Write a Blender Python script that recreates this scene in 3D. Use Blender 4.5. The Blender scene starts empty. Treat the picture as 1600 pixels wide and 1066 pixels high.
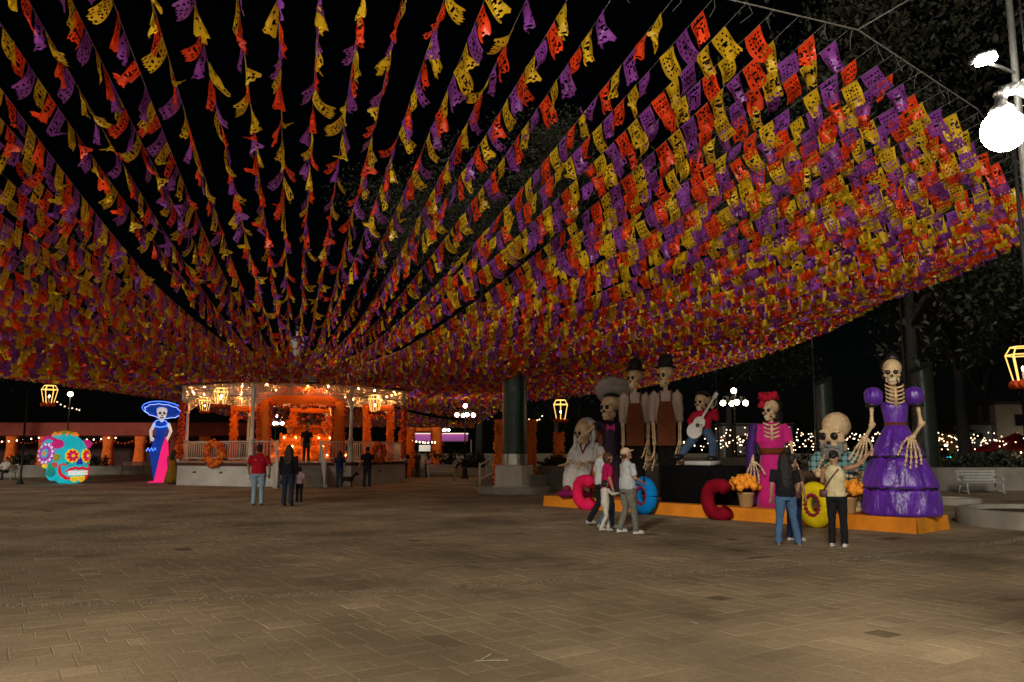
import bpy, math, random
import numpy as np
from mathutils import Vector, Matrix

random.seed(11)
rng = np.random.default_rng(11)
R = math.radians
scene = bpy.context.scene
COL = scene.collection

# ------------------------------------------------------------------ camera
CAM_H, PITCH, FPX = 1.6, R(7.85), 1250.0
cam_data = bpy.data.cameras.new('camera')
cam_data.sensor_width = 36.0
cam_data.lens = 36.0 * FPX / 1600.0
cam_data.clip_start = 0.05
cam_data.clip_end = 1500.0
cam = bpy.data.objects.new('camera', cam_data)
cam.location = (0, 0, CAM_H)
cam.rotation_euler = (R(90) + PITCH, 0, 0)
COL.objects.link(cam)
scene.camera = cam

# ------------------------------------------------------------------ world, moon-weak sun, exposure
SUN_EL, SUN_AZ = R(21), R(200)
world = bpy.data.worlds.new('World')
scene.world = world
world.use_nodes = True
wn = world.node_tree
bg = wn.nodes['Background']
sky = wn.nodes.new('ShaderNodeTexSky')
sky.sky_type = 'NISHITA'
sky.sun_disc = False
sky.sun_elevation = SUN_EL
sky.sun_rotation = SUN_AZ
wn.links.new(sky.outputs[0], bg.inputs[0])
bg.inputs[1].default_value = 0.00012
sd = bpy.data.lights.new('sun', 'SUN')
sd.energy = 1.1
sd.angle = R(9)
sd.color = (1.0, 0.93, 0.82)
sun = bpy.data.objects.new('sun', sd)
sun.rotation_euler = (R(90) - SUN_EL, 0, R(-20))     # shines from behind the camera into the square
COL.objects.link(sun)
scene.view_settings.view_transform = 'Standard'
scene.view_settings.look = 'None'
scene.view_settings.exposure = 0.65
scene.view_settings.gamma = 1.0
scene.cycles.use_denoising = True
scene.cycles.max_bounces = 5
scene.cycles.diffuse_bounces = 2
scene.cycles.glossy_bounces = 2
scene.cycles.transmission_bounces = 3
scene.cycles.transparent_max_bounces = 8
scene.cycles.sample_clamp_indirect = 3.0

# ------------------------------------------------------------------ helpers
CP, SP = math.cos(PITCH), math.sin(PITCH)

def ray(px, py):
    a, b = (px - 800) / FPX, (533 - py) / FPX
    return Vector((a, CP - SP * b, SP + CP * b))

def at(px, py, depth):
    """point of the square seen at a photo pixel, at a given distance in front of the camera"""
    d = ray(px, py)
    return Vector((0, 0, CAM_H)) + d * (depth / d.y)

def ground_at(px, py):
    d = ray(px, py)
    t = -CAM_H / d.z
    return Vector((d.x * t, d.y * t, 0))

def project(p):
    x, y, z = p[0], p[1], p[2] - CAM_H
    dep = y * CP + z * SP
    up = -y * SP + z * CP
    if dep < 0.1:
        return None
    return 800 + FPX * x / dep, 533 - FPX * up / dep, dep

def tag(o, label=None, cat=None, group=None, kind=None):
    if label: o['label'] = label
    if cat: o['category'] = cat
    if group: o['group'] = group
    if kind: o['kind'] = kind
    return o

def empty(name, loc=(0, 0, 0), rz=0.0, label=None, cat=None, group=None, kind=None):
    o = bpy.data.objects.new(name, None)
    o.location = loc
    o.rotation_euler = (0, 0, rz)
    o.empty_display_size = 0.2
    COL.objects.link(o)
    return tag(o, label, cat, group, kind)

def link(name, me, parent=None, loc=None):
    o = bpy.data.objects.new(name, me)
    COL.objects.link(o)
    if parent is not None:
        o.parent = parent
    if loc is not None:
        o.location = loc
    return o

def copy_tree(o, parent=None):
    c = o.copy()
    COL.objects.link(c)
    c.parent = parent
    for ch in o.children:
        copy_tree(ch, c)
    return c

def V(*a):
    return Vector(a)

class MB:
    """collects shapes; build() links them as one mesh object"""
    def __init__(s):
        s.v, s.f, s.mi, s.cur = [], [], [], 0
        s.M = None
    def _add(s, vs, fs):
        o = len(s.v)
        if s.M is not None:
            vs = [s.M @ Vector(p) for p in vs]
        s.v += [tuple(p) for p in vs]
        s.f += [tuple(i + o for i in f) for f in fs]
        s.mi += [s.cur] * len(fs)
        return s
    def box(s, c, d, rot=None, taper=1.0):
        x, y, z = d[0] / 2, d[1] / 2, d[2] / 2
        t = taper
        vs = [(-x, -y, -z), (x, -y, -z), (x, y, -z), (-x, y, -z), (-x * t, -y * t, z), (x * t, -y * t, z), (x * t, y * t, z), (-x * t, y * t, z)]
        vs = [Vector(p) for p in vs]
        if rot is not None:
            vs = [rot @ p for p in vs]
        vs = [p + Vector(c) for p in vs]
        return s._add(vs, [(0, 3, 2, 1), (4, 5, 6, 7), (0, 1, 5, 4), (1, 2, 6, 5), (2, 3, 7, 6), (3, 0, 4, 7)])
    def rbox(s, c, d, b=0.02, rot=None):
        """box with chamfered edges"""
        x, y, z = d[0] / 2, d[1] / 2, d[2] / 2
        b = min(b, x * .9, y * .9, z * .9)
        ring = lambda X, Y, B: [(-X + B, -Y), (X - B, -Y), (X, -Y + B), (X, Y - B), (X - B, Y), (-X + B, Y), (-X, Y - B), (-X, -Y + B)]
        vs = []
        for zz, ins in ((-z, b), (-z + b, 0), (z - b, 0), (z, b)):
            vs += [(p[0], p[1], zz) for p in ring(x - ins, y - ins, b if ins == 0 else b * .6)]
        fs = [tuple(range(7, -1, -1)), tuple(range(24, 32))]
        for k in range(3):
            for i in range(8):
                j = (i + 1) % 8
                fs.append((k * 8 + i, k * 8 + j, k * 8 + 8 + j, k * 8 + 8 + i))
        vs = [Vector(p) for p in vs]
        if rot is not None:
            vs = [rot @ p for p in vs]
        return s._add([p + Vector(c) for p in vs], fs)
    def tube(s, path, rad, n=8, ref=None, cap=True):
        P = [Vector(p) for p in path]
        if not isinstance(rad, (list, tuple)):
            rad = [rad] * len(P)
        vs, fs = [], []
        prev = None
        for i, p in enumerate(P):
            a = P[max(i - 1, 0)]; b = P[min(i + 1, len(P) - 1)]
            t = (b - a)
            if t.length < 1e-9: t = Vector((0, 0, 1))
            t.normalize()
            r0 = Vector(ref) if ref is not None else (prev if prev is not None else (Vector((1, 0, 0)) if abs(t.x) < .9 else Vector((0, 1, 0))))
            u = r0 - t * r0.dot(t)
            if u.length < 1e-5:
                u = Vector((0, 1, 0)) - t * t.y
            u.normalize()
            w = t.cross(u)
            prev = u
            ra, rb = rad[i] if isinstance(rad[i], (list, tuple)) else (rad[i], rad[i])
            for k in range(n):
                an = 2 * math.pi * k / n
                vs.append(p + u * (ra * math.cos(an)) + w * (rb * math.sin(an)))
        for i in range(len(P) - 1):
            for k in range(n):
                j = (k + 1) % n
                fs.append((i * n + k, i * n + j, i * n + n + j, i * n + n + k))
        if cap:
            fs.append(tuple(range(n - 1, -1, -1)))
            m = (len(P) - 1) * n
            fs.append(tuple(range(m, m + n)))
        return s._add(vs, fs)
    def lathe(s, prof, n=24, c=(0, 0, 0), wob=None, cap=True, sx=1.0, sy=1.0):
        vs, fs = [], []
        for i, (r, z) in enumerate(prof):
            for k in range(n):
                a = 2 * math.pi * k / n
                rr = r * (1 + (wob(a, i / (len(prof) - 1)) if wob else 0))
                vs.append((c[0] + sx * rr * math.cos(a), c[1] + sy * rr * math.sin(a), c[2] + z))
        for i in range(len(prof) - 1):
            for k in range(n):
                j = (k + 1) % n
                fs.append((i * n + k, i * n + j, i * n + n + j, i * n + n + k))
        if cap:
            fs.append(tuple(range(n - 1, -1, -1)))
            m = (len(prof) - 1) * n
            fs.append(tuple(range(m, m + n)))
        return s._add(vs, fs)
    def ell(s, c, r, rot=None, nu=14, nv=9):
        vs, fs = [], []
        for i in range(nv + 1):
            th = math.pi * i / nv
            th = min(max(th, 0.02), math.pi - 0.02)
            for k in range(nu):
                a = 2 * math.pi * k / nu
                p = Vector((r[0] * math.sin(th) * math.cos(a), r[1] * math.sin(th) * math.sin(a), r[2] * math.cos(th)))
                if rot is not None: p = rot @ p
                vs.append(p + Vector(c))
        for i in range(nv):
            for k in range(nu):
                j = (k + 1) % nu
                fs.append((i * nu + k, i * nu + nu + k, i * nu + nu + j, i * nu + j))
        fs.append(tuple(range(nu)))
        fs.append(tuple(range(nv * nu + nu - 1, nv * nu - 1, -1)))
        return s._add(vs, fs)
    def prism(s, pts, axis0, axis1, axis2, c, t):
        """closed outline pts (a,b) spread on axis0/axis1, thickness t along axis2"""
        A, B, C, c = Vector(axis0), Vector(axis1), Vector(axis2), Vector(c)
        n = len(pts)
        vs = [c + A * p[0] + B * p[1] - C * (t / 2) for p in pts] + [c + A * p[0] + B * p[1] + C * (t / 2) for p in pts]
        fs = [tuple(range(n - 1, -1, -1)), tuple(range(n, 2 * n))]
        fs += [(i, (i + 1) % n, n + (i + 1) % n, n + i) for i in range(n)]
        return s._add(vs, fs)
    def blossom(s, c, r, nu=7, nv=4, rough=.3):
        vs, fs = [], []
        c = Vector(c)
        ph = random.random() * 6
        for i in range(nv + 1):
            th = math.pi * i / nv
            for k in range(nu):
                a = 2 * math.pi * k / nu + ph + i * .4
                q = r * (1 + random.uniform(-rough, rough))
                vs.append(c + Vector((q * math.sin(th) * math.cos(a), q * math.sin(th) * math.sin(a), q * math.cos(th))))
        for i in range(nv):
            for k in range(nu):
                j = (k + 1) % nu
                fs.append((i * nu + k, i * nu + nu + k, i * nu + nu + j, i * nu + j))
        return s._add(vs, fs)
    def mesh(s, name, mats, smooth=True):
        me = bpy.data.meshes.new(name)
        me.from_pydata(s.v, [], s.f)
        if not isinstance(mats, (list, tuple)): mats = [mats]
        for m in mats: me.materials.append(m)
        if len(mats) > 1:
            me.polygons.foreach_set('material_index', s.mi)
        if smooth:
            me.polygons.foreach_set('use_smooth', [True] * len(s.f))
        me.update()
        return me
    def build(s, name, mats, parent=None, smooth=True, loc=None, voxel=None, sm=2, sharp=None, folds=0.0, foldsize=.09):
        me = s.mesh(name, mats, smooth)
        o = link(name, me, parent, loc)
        if voxel:
            # fuse the overlapping shapes into one continuous skin
            m = o.modifiers.new('fuse', 'REMESH'); m.mode = 'VOXEL'; m.voxel_size = voxel; m.use_smooth_shade = True
            q = o.modifiers.new('soften', 'SMOOTH'); q.factor = .5; q.iterations = sm
            if folds:
                tx = bpy.data.textures.get('folds_%g' % foldsize) or bpy.data.textures.new('folds_%g' % foldsize, 'CLOUDS')
                tx.noise_scale = foldsize; tx.noise_depth = 2
                d_ = o.modifiers.new('folds', 'DISPLACE'); d_.texture = tx; d_.strength = folds; d_.mid_level = .5; d_.texture_coords = 'GLOBAL'
        elif smooth and sharp is not None:
            try:
                me.set_sharp_from_angle(angle=R(sharp))
            except Exception:
                pass
        return o

def np_mesh(name, verts, quads, mats, mat_idx=None, smooth=False):
    me = bpy.data.meshes.new(name)
    verts = np.ascontiguousarray(verts, dtype=np.float32); quads = np.ascontiguousarray(quads, dtype=np.int32)
    me.vertices.add(len(verts)); me.vertices.foreach_set('co', verts.ravel())
    k = quads.shape[1]
    me.loops.add(quads.size); me.loops.foreach_set('vertex_index', quads.ravel())
    me.polygons.add(len(quads)); me.polygons.foreach_set('loop_start', np.arange(0, quads.size, k, dtype=np.int32))
    for m in mats: me.materials.append(m)
    if mat_idx is not None: me.polygons.foreach_set('material_index', np.ascontiguousarray(mat_idx, dtype=np.int32))
    if smooth: me.polygons.foreach_set('use_smooth', np.ones(len(quads), dtype=bool))
    me.update(calc_edges=True)
    return me

# ------------------------------------------------------------------ materials
MATS = {}
def mat(name, col, rough=.6, metal=0.0, var=.18, scale=6.0, bump=.15, bscale=None, spec=.4, emit=0.0, ecol=None, transl=0.0, sheen=0.0, coat=0.0, coords='Object', rand=0.0, stretch=None, bdist=.03):
    if name in MATS: return MATS[name]
    m = bpy.data.materials.new(name); m.use_nodes = True
    nt = m.node_tree; N = nt.nodes; L = nt.links
    p = N['Principled BSDF']
    p.inputs['Roughness'].default_value = rough
    p.inputs['Metallic'].default_value = metal
    p.inputs['Specular IOR Level'].default_value = spec
    if sheen: p.inputs['Sheen Weight'].default_value = sheen
    if coat: p.inputs['Coat Weight'].default_value = coat
    tc = N.new('ShaderNodeTexCoord')
    nz = N.new('ShaderNodeTexNoise'); nz.inputs['Scale'].default_value = scale; nz.inputs['Detail'].default_value = 5; nz.inputs['Roughness'].default_value = .6
    L.new(tc.outputs[coords], nz.inputs['Vector'])
    mr = N.new('ShaderNodeMapRange'); mr.inputs['From Min'].default_value = .3; mr.inputs['From Max'].default_value = .7
    mr.inputs['To Min'].default_value = 1 - var; mr.inputs['To Max'].default_value = 1 + var
    L.new(nz.outputs['Fac'], mr.inputs['Value'])
    mx = N.new('ShaderNodeVectorMath'); mx.operation = 'SCALE'; mx.inputs[0].default_value = col[:3]
    L.new(mr.outputs[0], mx.inputs['Scale'])
    out = mx.outputs[0]
    if rand:
        oi = N.new('ShaderNodeObjectInfo')
        r2 = N.new('ShaderNodeMapRange'); r2.inputs['To Min'].default_value = 1 - rand; r2.inputs['To Max'].default_value = 1 + rand
        L.new(oi.outputs['Random'], r2.inputs['Value'])
        m2 = N.new('ShaderNodeVectorMath'); m2.operation = 'SCALE'
        L.new(out, m2.inputs[0]); L.new(r2.outputs[0], m2.inputs['Scale'])
        out = m2.outputs[0]
    L.new(out, p.inputs['Base Color'])
    if bump:
        n2 = N.new('ShaderNodeTexNoise'); n2.inputs['Scale'].default_value = bscale or scale * 3; n2.inputs['Detail'].default_value = 4
        if stretch:
            mp = N.new('ShaderNodeMapping'); mp.inputs['Scale'].default_value = stretch
            L.new(tc.outputs[coords], mp.inputs['Vector']); L.new(mp.outputs[0], n2.inputs['Vector'])
        else:
            L.new(tc.outputs[coords], n2.inputs['Vector'])
        b = N.new('ShaderNodeBump'); b.inputs['Strength'].default_value = bump; b.inputs['Distance'].default_value = bdist
        L.new(n2.outputs['Fac'], b.inputs['Height']); L.new(b.outputs[0], p.inputs['Normal'])
    if emit:
        p.inputs['Emission Strength'].default_value = emit
        if ecol is None: L.new(out, p.inputs['Emission Color'])
        else: p.inputs['Emission Color'].default_value = (*ecol[:3], 1)
    if transl:
        tr = N.new('ShaderNodeBsdfTranslucent'); L.new(out, tr.inputs['Color'])
        ms = N.new('ShaderNodeMixShader'); ms.inputs[0].default_value = transl
        L.new(p.outputs[0], ms.inputs[1]); L.new(tr.outputs[0], ms.inputs[2])
        L.new(ms.outputs[0], N['Material Output'].inputs['Surface'])
    MATS[name] = m
    return m

def lamp_mat(name, col, strength):
    if name in MATS: return MATS[name]
    m = bpy.data.materials.new(name); m.use_nodes = True
    nt = m.node_tree
    for n in list(nt.nodes): nt.nodes.remove(n)
    e = nt.nodes.new('ShaderNodeEmission'); e.inputs[0].default_value = (*col, 1); e.inputs[1].default_value = strength
    o = nt.nodes.new('ShaderNodeOutputMaterial'); nt.links.new(e.outputs[0], o.inputs[0])
    MATS[name] = m
    return m

def plaid_mat():
    m = mat('plaid', (.02, .16, .18), .8, var=.1)
    nt = m.node_tree; N = nt.nodes; L = nt.links
    p = N['Principled BSDF']
    tc = N.new('ShaderNodeTexCoord'); acc = None
    for ax, sc, w in (('X', 7, .5), ('Z', 7, .5), ('X', 21, .3), ('Z', 21, .3)):
        wv = N.new('ShaderNodeTexWave'); wv.bands_direction = ax; wv.inputs['Scale'].default_value = sc * .35; wv.inputs['Distortion'].default_value = .3
        L.new(tc.outputs['Object'], wv.inputs['Vector'])
        g = N.new('ShaderNodeMath'); g.operation = 'GREATER_THAN'; g.inputs[1].default_value = .72
        L.new(wv.outputs['Fac'], g.inputs[0])
        q = N.new('ShaderNodeMath'); q.operation = 'MULTIPLY'; q.inputs[1].default_value = w; L.new(g.outputs[0], q.inputs[0])
        if acc is None: acc = q
        else:
            a = N.new('ShaderNodeMath'); a.operation = 'ADD'; L.new(acc.outputs[0], a.inputs[0]); L.new(q.outputs[0], a.inputs[1]); acc = a
    cr = N.new('ShaderNodeValToRGB')
    e = cr.color_ramp.elements
    e[0].color = (.03, .22, .25, 1); e[1].color = (.012, .03, .035, 1)
    mid = cr.color_ramp.elements.new(.32); mid.color = (.25, .42, .4, 1)
    L.new(acc.outputs[0], cr.inputs[0]); L.new(cr.outputs[0], p.inputs['Base Color'])
    return m

# ------------------------------------------------------------------ ground and paving
def stone_mat():
    m = bpy.data.materials.new('paving_stone'); m.use_nodes = True
    nt = m.node_tree; N = nt.nodes; L = nt.links; p = N['Principled BSDF']
    p.inputs['Specular IOR Level'].default_value = .25
    geo = N.new('ShaderNodeNewGeometry')
    at_ = N.new('ShaderNodeAttribute'); at_.attribute_name = 'tint'
    n1 = N.new('ShaderNodeTexNoise'); n1.inputs['Scale'].default_value = .45; n1.inputs['Detail'].default_value = 6
    n2 = N.new('ShaderNodeTexNoise'); n2.inputs['Scale'].default_value = 16; n2.inputs['Detail'].default_value = 6; n2.inputs['Roughness'].default_value = .7
    n3 = N.new('ShaderNodeTexNoise'); n3.inputs['Scale'].default_value = 90; n3.inputs['Detail'].default_value = 3
    for n in (n1, n2, n3): L.new(geo.outputs['Position'], n.inputs['Vector'])
    cr = N.new('ShaderNodeValToRGB'); e = cr.color_ramp.elements
    e[0].position = 0.0; e[0].color = (.10, .074, .042, 1); e[1].position = 1.0; e[1].color = (.37, .282, .176, 1)
    a = e.new(.25) if hasattr(e, 'new') else None
    if a: a.color = (.22, .166, .100, 1)
    b = e.new(.7); b.color = (.272, .206, .126, 1)
    L.new(at_.outputs['Fac'], cr.inputs[0])
    def scale(src, fac, lo, hi, f0=.3, f1=.7):
        r = N.new('ShaderNodeMapRange'); r.inputs['From Min'].default_value = f0; r.inputs['From Max'].default_value = f1
        r.inputs['To Min'].default_value = lo; r.inputs['To Max'].default_value = hi; L.new(fac, r.inputs['Value'])
        v = N.new('ShaderNodeVectorMath'); v.operation = 'SCALE'; L.new(src, v.inputs[0]); L.new(r.outputs[0], v.inputs['Scale'])
        return v.outputs[0]
    c = scale(cr.outputs[0], n1.outputs['Fac'], .52, 1.4)
    c = scale(c, n2.outputs['Fac'], .74, 1.2)
    c = scale(c, n3.outputs['Fac'], .8, 1.2)
    L.new(c, p.inputs['Base Color'])
    rr = N.new('ShaderNodeMapRange'); rr.inputs['To Min'].default_value = .55; rr.inputs['To Max'].default_value = .95; L.new(n2.outputs['Fac'], rr.inputs['Value'])
    L.new(rr.outputs[0], p.inputs['Roughness'])
    ad = N.new('ShaderNodeMath'); ad.operation = 'ADD'; L.new(n2.outputs['Fac'], ad.inputs[0]); L.new(n3.outputs['Fac'], ad.inputs[1])
    bp = N.new('ShaderNodeBump'); bp.inputs['Strength'].default_value = .5; bp.inputs['Distance'].default_value = .012
    L.new(ad.outputs[0], bp.inputs['Height']); L.new(bp.outputs[0], p.inputs['Normal'])
    return m
STONE = stone_mat()
MORTAR = mat('mortar', (.225, .168, .10), .95, var=.3, scale=3, bump=.5, bscale=60)

gm = MB()
gm.box((0, 250, -.15), (900, 700, .3))
ground = tag(gm.build('ground', MORTAR, smooth=False), kind='structure')

PA = R(33)                                   # the courses run a little askew to the view
ca, sa = math.cos(PA), math.sin(PA)
PL, PW, JT = .34, .27, .007
def paver_geo(cx, cy, l, w, rot, lift, tilt):
    hx, hy, b = l / 2, w / 2, .006
    tx, ty = tilt
    top = [(-hx + b, -hy + b), (hx - b, -hy + b), (hx - b, hy - b), (-hx + b, hy - b)]
    bot = [(-hx, -hy), (hx, -hy), (hx, hy), (-hx, hy)]
    vs = []
    c, s = math.cos(rot), math.sin(rot)
    for lv, ring in ((0, bot), (1, top)):
        for x, y in ring:
            z = (.0 if lv == 0 else lift + tx * x + ty * y)
            vs.append((cx + c * x - s * y, cy + s * x + c * y, z))
    return vs
PF = [(4, 5, 6, 7), (0, 1, 5, 4), (1, 2, 6, 5), (2, 3, 7, 6), (3, 0, 4, 7)]
KIOSK = Vector((-11.6, 42.9, 0))
pav = []
M_ = .25
PATTERNS = [[(0, 0, 2, 1), (0, 1, 2, 1)], [(0, 0, 1, 2), (1, 0, 1, 2)], [(0, 0, 2, 1), (0, 1, 1, 1), (1, 1, 1, 1)], [(0, 0, 1, 1), (1, 0, 1, 1), (0, 1, 2, 1)], [(0, 0, 1, 2), (1, 0, 1, 1), (1, 1, 1, 1)], [(0, 0, 1.4, 1), (1.4, 0, .6, 1), (0, 1, .8, 1), (.8, 1, 1.2, 1)], [(0, 0, 1.2, 1.3), (1.2, 0, .8, 1.3), (0, 1.3, 2, .7)], [(0, 0, 1, 1), (1, 0, 1, 1), (0, 1, 1, 1), (1, 1, 1, 1)]]
for br in range(-26, 106):
    shift = random.uniform(0, 2 * M_)
    for bc in range(-54, 54):
        u0, v0 = bc * 2 * M_ + shift, br * 2 * M_
        x = ca * u0 - sa * v0; y = sa * u0 + ca * v0 + 3
        if y < 4.4 or y > 33 or abs(x) > .68 * y + 3.2: continue
        for (pu, pv, pw, ph) in random.choice(PATTERNS):
            uc, vc = u0 + (pu + pw / 2) * M_, v0 + (pv + ph / 2) * M_
            x = ca * uc - sa * vc; y = sa * uc + ca * vc + 3
            rad = (Vector((x, y, 0)) - KIOSK).length
            if 34.72 < rad < 35.02 or 28.9 < rad < 29.15: continue       # bands of small pebbles ring the bandstand
            r = random.random()
            tint = random.gauss(.5, .10)
            if r < .007: tint = .03
            elif r < .04: tint = .22
            elif r > .97: tint = .85
            pav.append((x, y, pw * M_ - JT, ph * M_ - JT, PA + random.gauss(0, .008), .0035 + random.uniform(-.001, .0015), (random.gauss(0, .006), random.gauss(0, .006)), min(max(tint, 0), 1), rad))
pav.sort(key=lambda p: (0 if abs(p[0]) < .66 * p[1] and p[1] > 5.6 else 1, p[1] + .1 * abs(p[0])))
def set_tint(me, vals):
    a = me.attributes.new('tint', 'FLOAT', 'POINT')
    a.data.foreach_set('value', np.asarray(vals, dtype=np.float32))
for p in pav[:300]:
    vs = paver_geo(0, 0, *p[2:7])
    me = bpy.data.meshes.new('paver'); me.from_pydata(vs, [], PF); me.materials.append(STONE); set_tint(me, [p[7]] * 8)
    link('paver', me, ground, (p[0], p[1], 0))
vs, fs, tn = [], [], []
for p in pav[300:]:
    o = len(vs)
    vs += paver_geo(*p[:7]); fs += [tuple(i + o for i in f) for f in PF]; tn += [p[7]] * 8
me = bpy.data.meshes.new('paving_field'); me.from_pydata(vs, [], fs); me.materials.append(STONE); set_tint(me, tn)
tag(link('paving_field', me, ground), kind='stuff')
# the rest of the square, too far off to tell its stones apart
g2 = MB(); g2.box((0, 58, .003), (130, 50, .006))
me = g2.mesh('far_paving', STONE, False); set_tint(me, [.45] * len(me.vertices))
tag(link('far_paving', me, ground), kind='stuff')
# pebble bands
pb = MB()
for r0, r1, cnt in ((34.73, 35.0, 3600), (28.9, 29.14, 2600)):
    for k in range(cnt):
        a = random.uniform(R(250), R(332)); rr = random.uniform(r0, r1)
        x, y = KIOSK.x + rr * math.cos(a), KIOSK.y + rr * math.sin(a)
        if y < 4 or abs(x) > .7 * y + 2: continue
        q = random.uniform(.012, .026)
        o = len(pb.v)
        pb.v += [(x + q, y, .004), (x, y + q, .004), (x - q, y, .004), (x, y - q, .004), (x, y, .004 + q * .6)]
        pb.f += [(o, o + 1, o + 4), (o + 1, o + 2, o + 4), (o + 2, o + 3, o + 4), (o + 3, o, o + 4)]; pb.mi += [0] * 4
tag(pb.build('pebble_band', mat('pebble', (.24, .195, .13), .85, var=.5, scale=12, bump=0, coords='Object'), ground, smooth=True), kind='stuff')
# chalky scuffs where old paint is left on the stones
for (px, py, L1, a) in ((760, 1030, .18, 1.2), (768, 1036, .25, .1), (1085, 976, .1, 1.9)):
    c = ground_at(px, py)
    s = MB(); s.box((0, 0, 0), (L1, .012, .004))
    o = s.build('paint_mark', mat('old_paint', (.45, .41, .34), .9, var=.5, scale=30), ground, smooth=False, loc=(c.x, c.y, .019)); o.rotation_euler.z = a

# ------------------------------------------------------------------ street lamps
IRON = mat('dark_iron', (.02, .022, .02), .45, metal=.6, var=.3)
SILVER = mat('aluminium_paint', (.36, .36, .36), .32, metal=.85, var=.35, scale=14, bump=.6)
GLOBE_NEAR = lamp_mat('globe_light_near', (1.0, .87, .70), 86.0)
GLOBE_FAR = lamp_mat('globe_light_far', (1.0, .80, .55), 24.0)
def lamp_post(loc, rz, label, near=False, col=IRON):
    t = empty('street_lamp', loc, rz, label, 'street lamp', 'five-globe street lamps')
    m = MB(); m.lathe([(.24, 0), (.24, .12), (.17, .18), (.15, .5), (.09, .62), (.085, .7)], 16); m.build('base', IRON, t)
    m = MB(); m.lathe([(.06, .68), (.05, 2.0), (.065, 2.02), (.065, 2.1), (.045, 2.14), (.038, 4.0), (.06, 4.03), (.05, 4.12)], 12); m.build('pole', col if not near else SILVER, t)
    gr = .14 if near else .12
    gl = GLOBE_NEAR if near else GLOBE_FAR
    for k in range(4):
        a = k * math.pi / 2
        c, s = math.cos(a), math.sin(a)
        m = MB()
        pth = [(0.03, 3.62), (.14, 3.74), (.26, 3.95), (.38, 4.04), (.48, 4.03), (.5, 3.95)]
        m.tube([(c * r, s * r, z) for r, z in pth], [.035, .05, .06, .055, .045, .03] if near else [.022, .025, .03, .028, .024, .02], 8)
        m.tube([(c * r, s * r, z) for r, z in [(.1, 4.0), (.2, 3.86), (.3, 3.84), (.36, 3.92)]], .02, 6)
        for j in range(5 if near else 2):
            r = .3 + .05 * j
            m.ell((c * r - s * random.uniform(-.03, .03), s * r, 4.0 + random.uniform(-.03, .05)), (.05, .04, .03), nu=7, nv=5)
        m.build('arm', SILVER if near else IRON, t)
        g = MB(); g.ell((c * .5, s * .5, 3.75), (gr, gr, gr), nu=24, nv=16)
        go = g.build('globe', gl, t)
        h = MB(); h.lathe([(.085, 0), (.075, .03), (.04, .06), (.035, .1)], 14, (c * .5, s * .5, 3.88)); h.build('cap', SILVER if near else IRON, go)
    g = MB(); g.ell((0, 0, 4.3), (gr, gr, gr), nu=24, nv=16); go = g.build('globe', gl, t)
    h = MB(); h.lathe([(.05, 0), (.06, .04), (.085, .08)], 14, (0, 0, 4.1)); h.build('cap', SILVER if near else IRON, go)
    return t
near_globe = at(1568, 204, 5.42 * .9548)
lamp_post((near_globe.x + .5 * math.cos(R(20)), near_globe.y - .5 * math.sin(R(20)), near_globe.z - 3.75), R(-20), 'nearest street lamp, its bright white globe glowing at the right edge', near=True)
lamp_post((-4.7, 4.4, 0), R(30), 'added silver five-globe street lamp beyond the left edge, lighting the foreground', near=True)  # post out of view, added to light the foreground paving
lamp_post((13.6, 8.0, 0), R(15), 'added silver five-globe street lamp beyond the right edge, lighting the stage', near=True)  # added outside the frame to throw light on the stage figures
for x_, y_, lab in ((-17, 15, 'added street lamp beyond the left edge, lighting the flag canopy'), (-27, 30, 'farther added street lamp beyond the left edge, lighting the flag canopy')):  # unseen extra posts, put here to light the left canopy from below
    lamp_post((x_, y_, 0), R(20), lab, near=True)
for px, py, dep, lab in ((726, 748, 48, 'lit five-globe street lamp between the bandstand and the green column'),
                         (1152, 755, 36, 'lit five-globe street lamp rising behind the red-dressed skeleton figure'),
                         (693, 740, 82, 'tiny far street lamp beside the purple-lit stall'),
                         (428, 735, 62, 'far street lamp shining through the bandstand arch')):
    p = at(px, py, dep)
    lamp_post((p.x, p.y, 0), R(12) - math.atan2(p.x, p.y), lab)
# a far single lamp seen over the skull
p = at(110, 616, 58)
t = empty('street_lamp', (p.x, p.y, 0), 0, 'single round street lamp above the sugar skull', 'street lamp')
m = MB(); m.lathe([(.12, 0), (.05, .4), (.04, p.z - .1)], 10); m.build('pole', IRON, t)
m = MB(); m.ell((0, 0, p.z), (.17, .17, .17)); m.build('globe', GLOBE_FAR, t)

# tall white pole with the flood light
wp = at(1598, 240, 7.2)
t = empty('floodlight_pole', (wp.x, wp.y, 0), 0, 'tall white pole with a glaring flood light above the globe lamp', 'light pole')
m = MB(); m.lathe([(.034, 0), (.032, 4.0), (.03, 9.4)], 14); m.build('pole', mat('white_pole', (.08, .079, .075), .5, var=.2), t)
fl = at(1535, 95, 6.9)
q = fl - Vector((wp.x, wp.y, 0))
m = MB(); m.tube([(0.0, 0, q.z + .03), (q.x * .5, q.y * .5, q.z + .02), (q.x * .8, q.y * .8, q.z)], .016, 8); m.build('bracket', SILVER, t)
m = MB(); rt = Matrix.Rotation(R(-18), 3, 'Y'); m.rbox((q.x, q.y, q.z + .035), (.2, .16, .05), .015, rt); fo = m.build('flood_light', SILVER, t)
m = MB(); m.rbox((q.x, q.y - .05, q.z - .012), (.17, .1, .075), .012, rt); m.build('lens', lamp_mat('flood', (1, .97, .8), 160), fo)
m = MB()
for k in range(2): m.tube([(.07 + .02 * k, -.03, 9.2), (.055 + .02 * k, -.05, 6.5), (.08, -.05, 4.5)], .006, 5)
m.build('wire', IRON, t)

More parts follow.
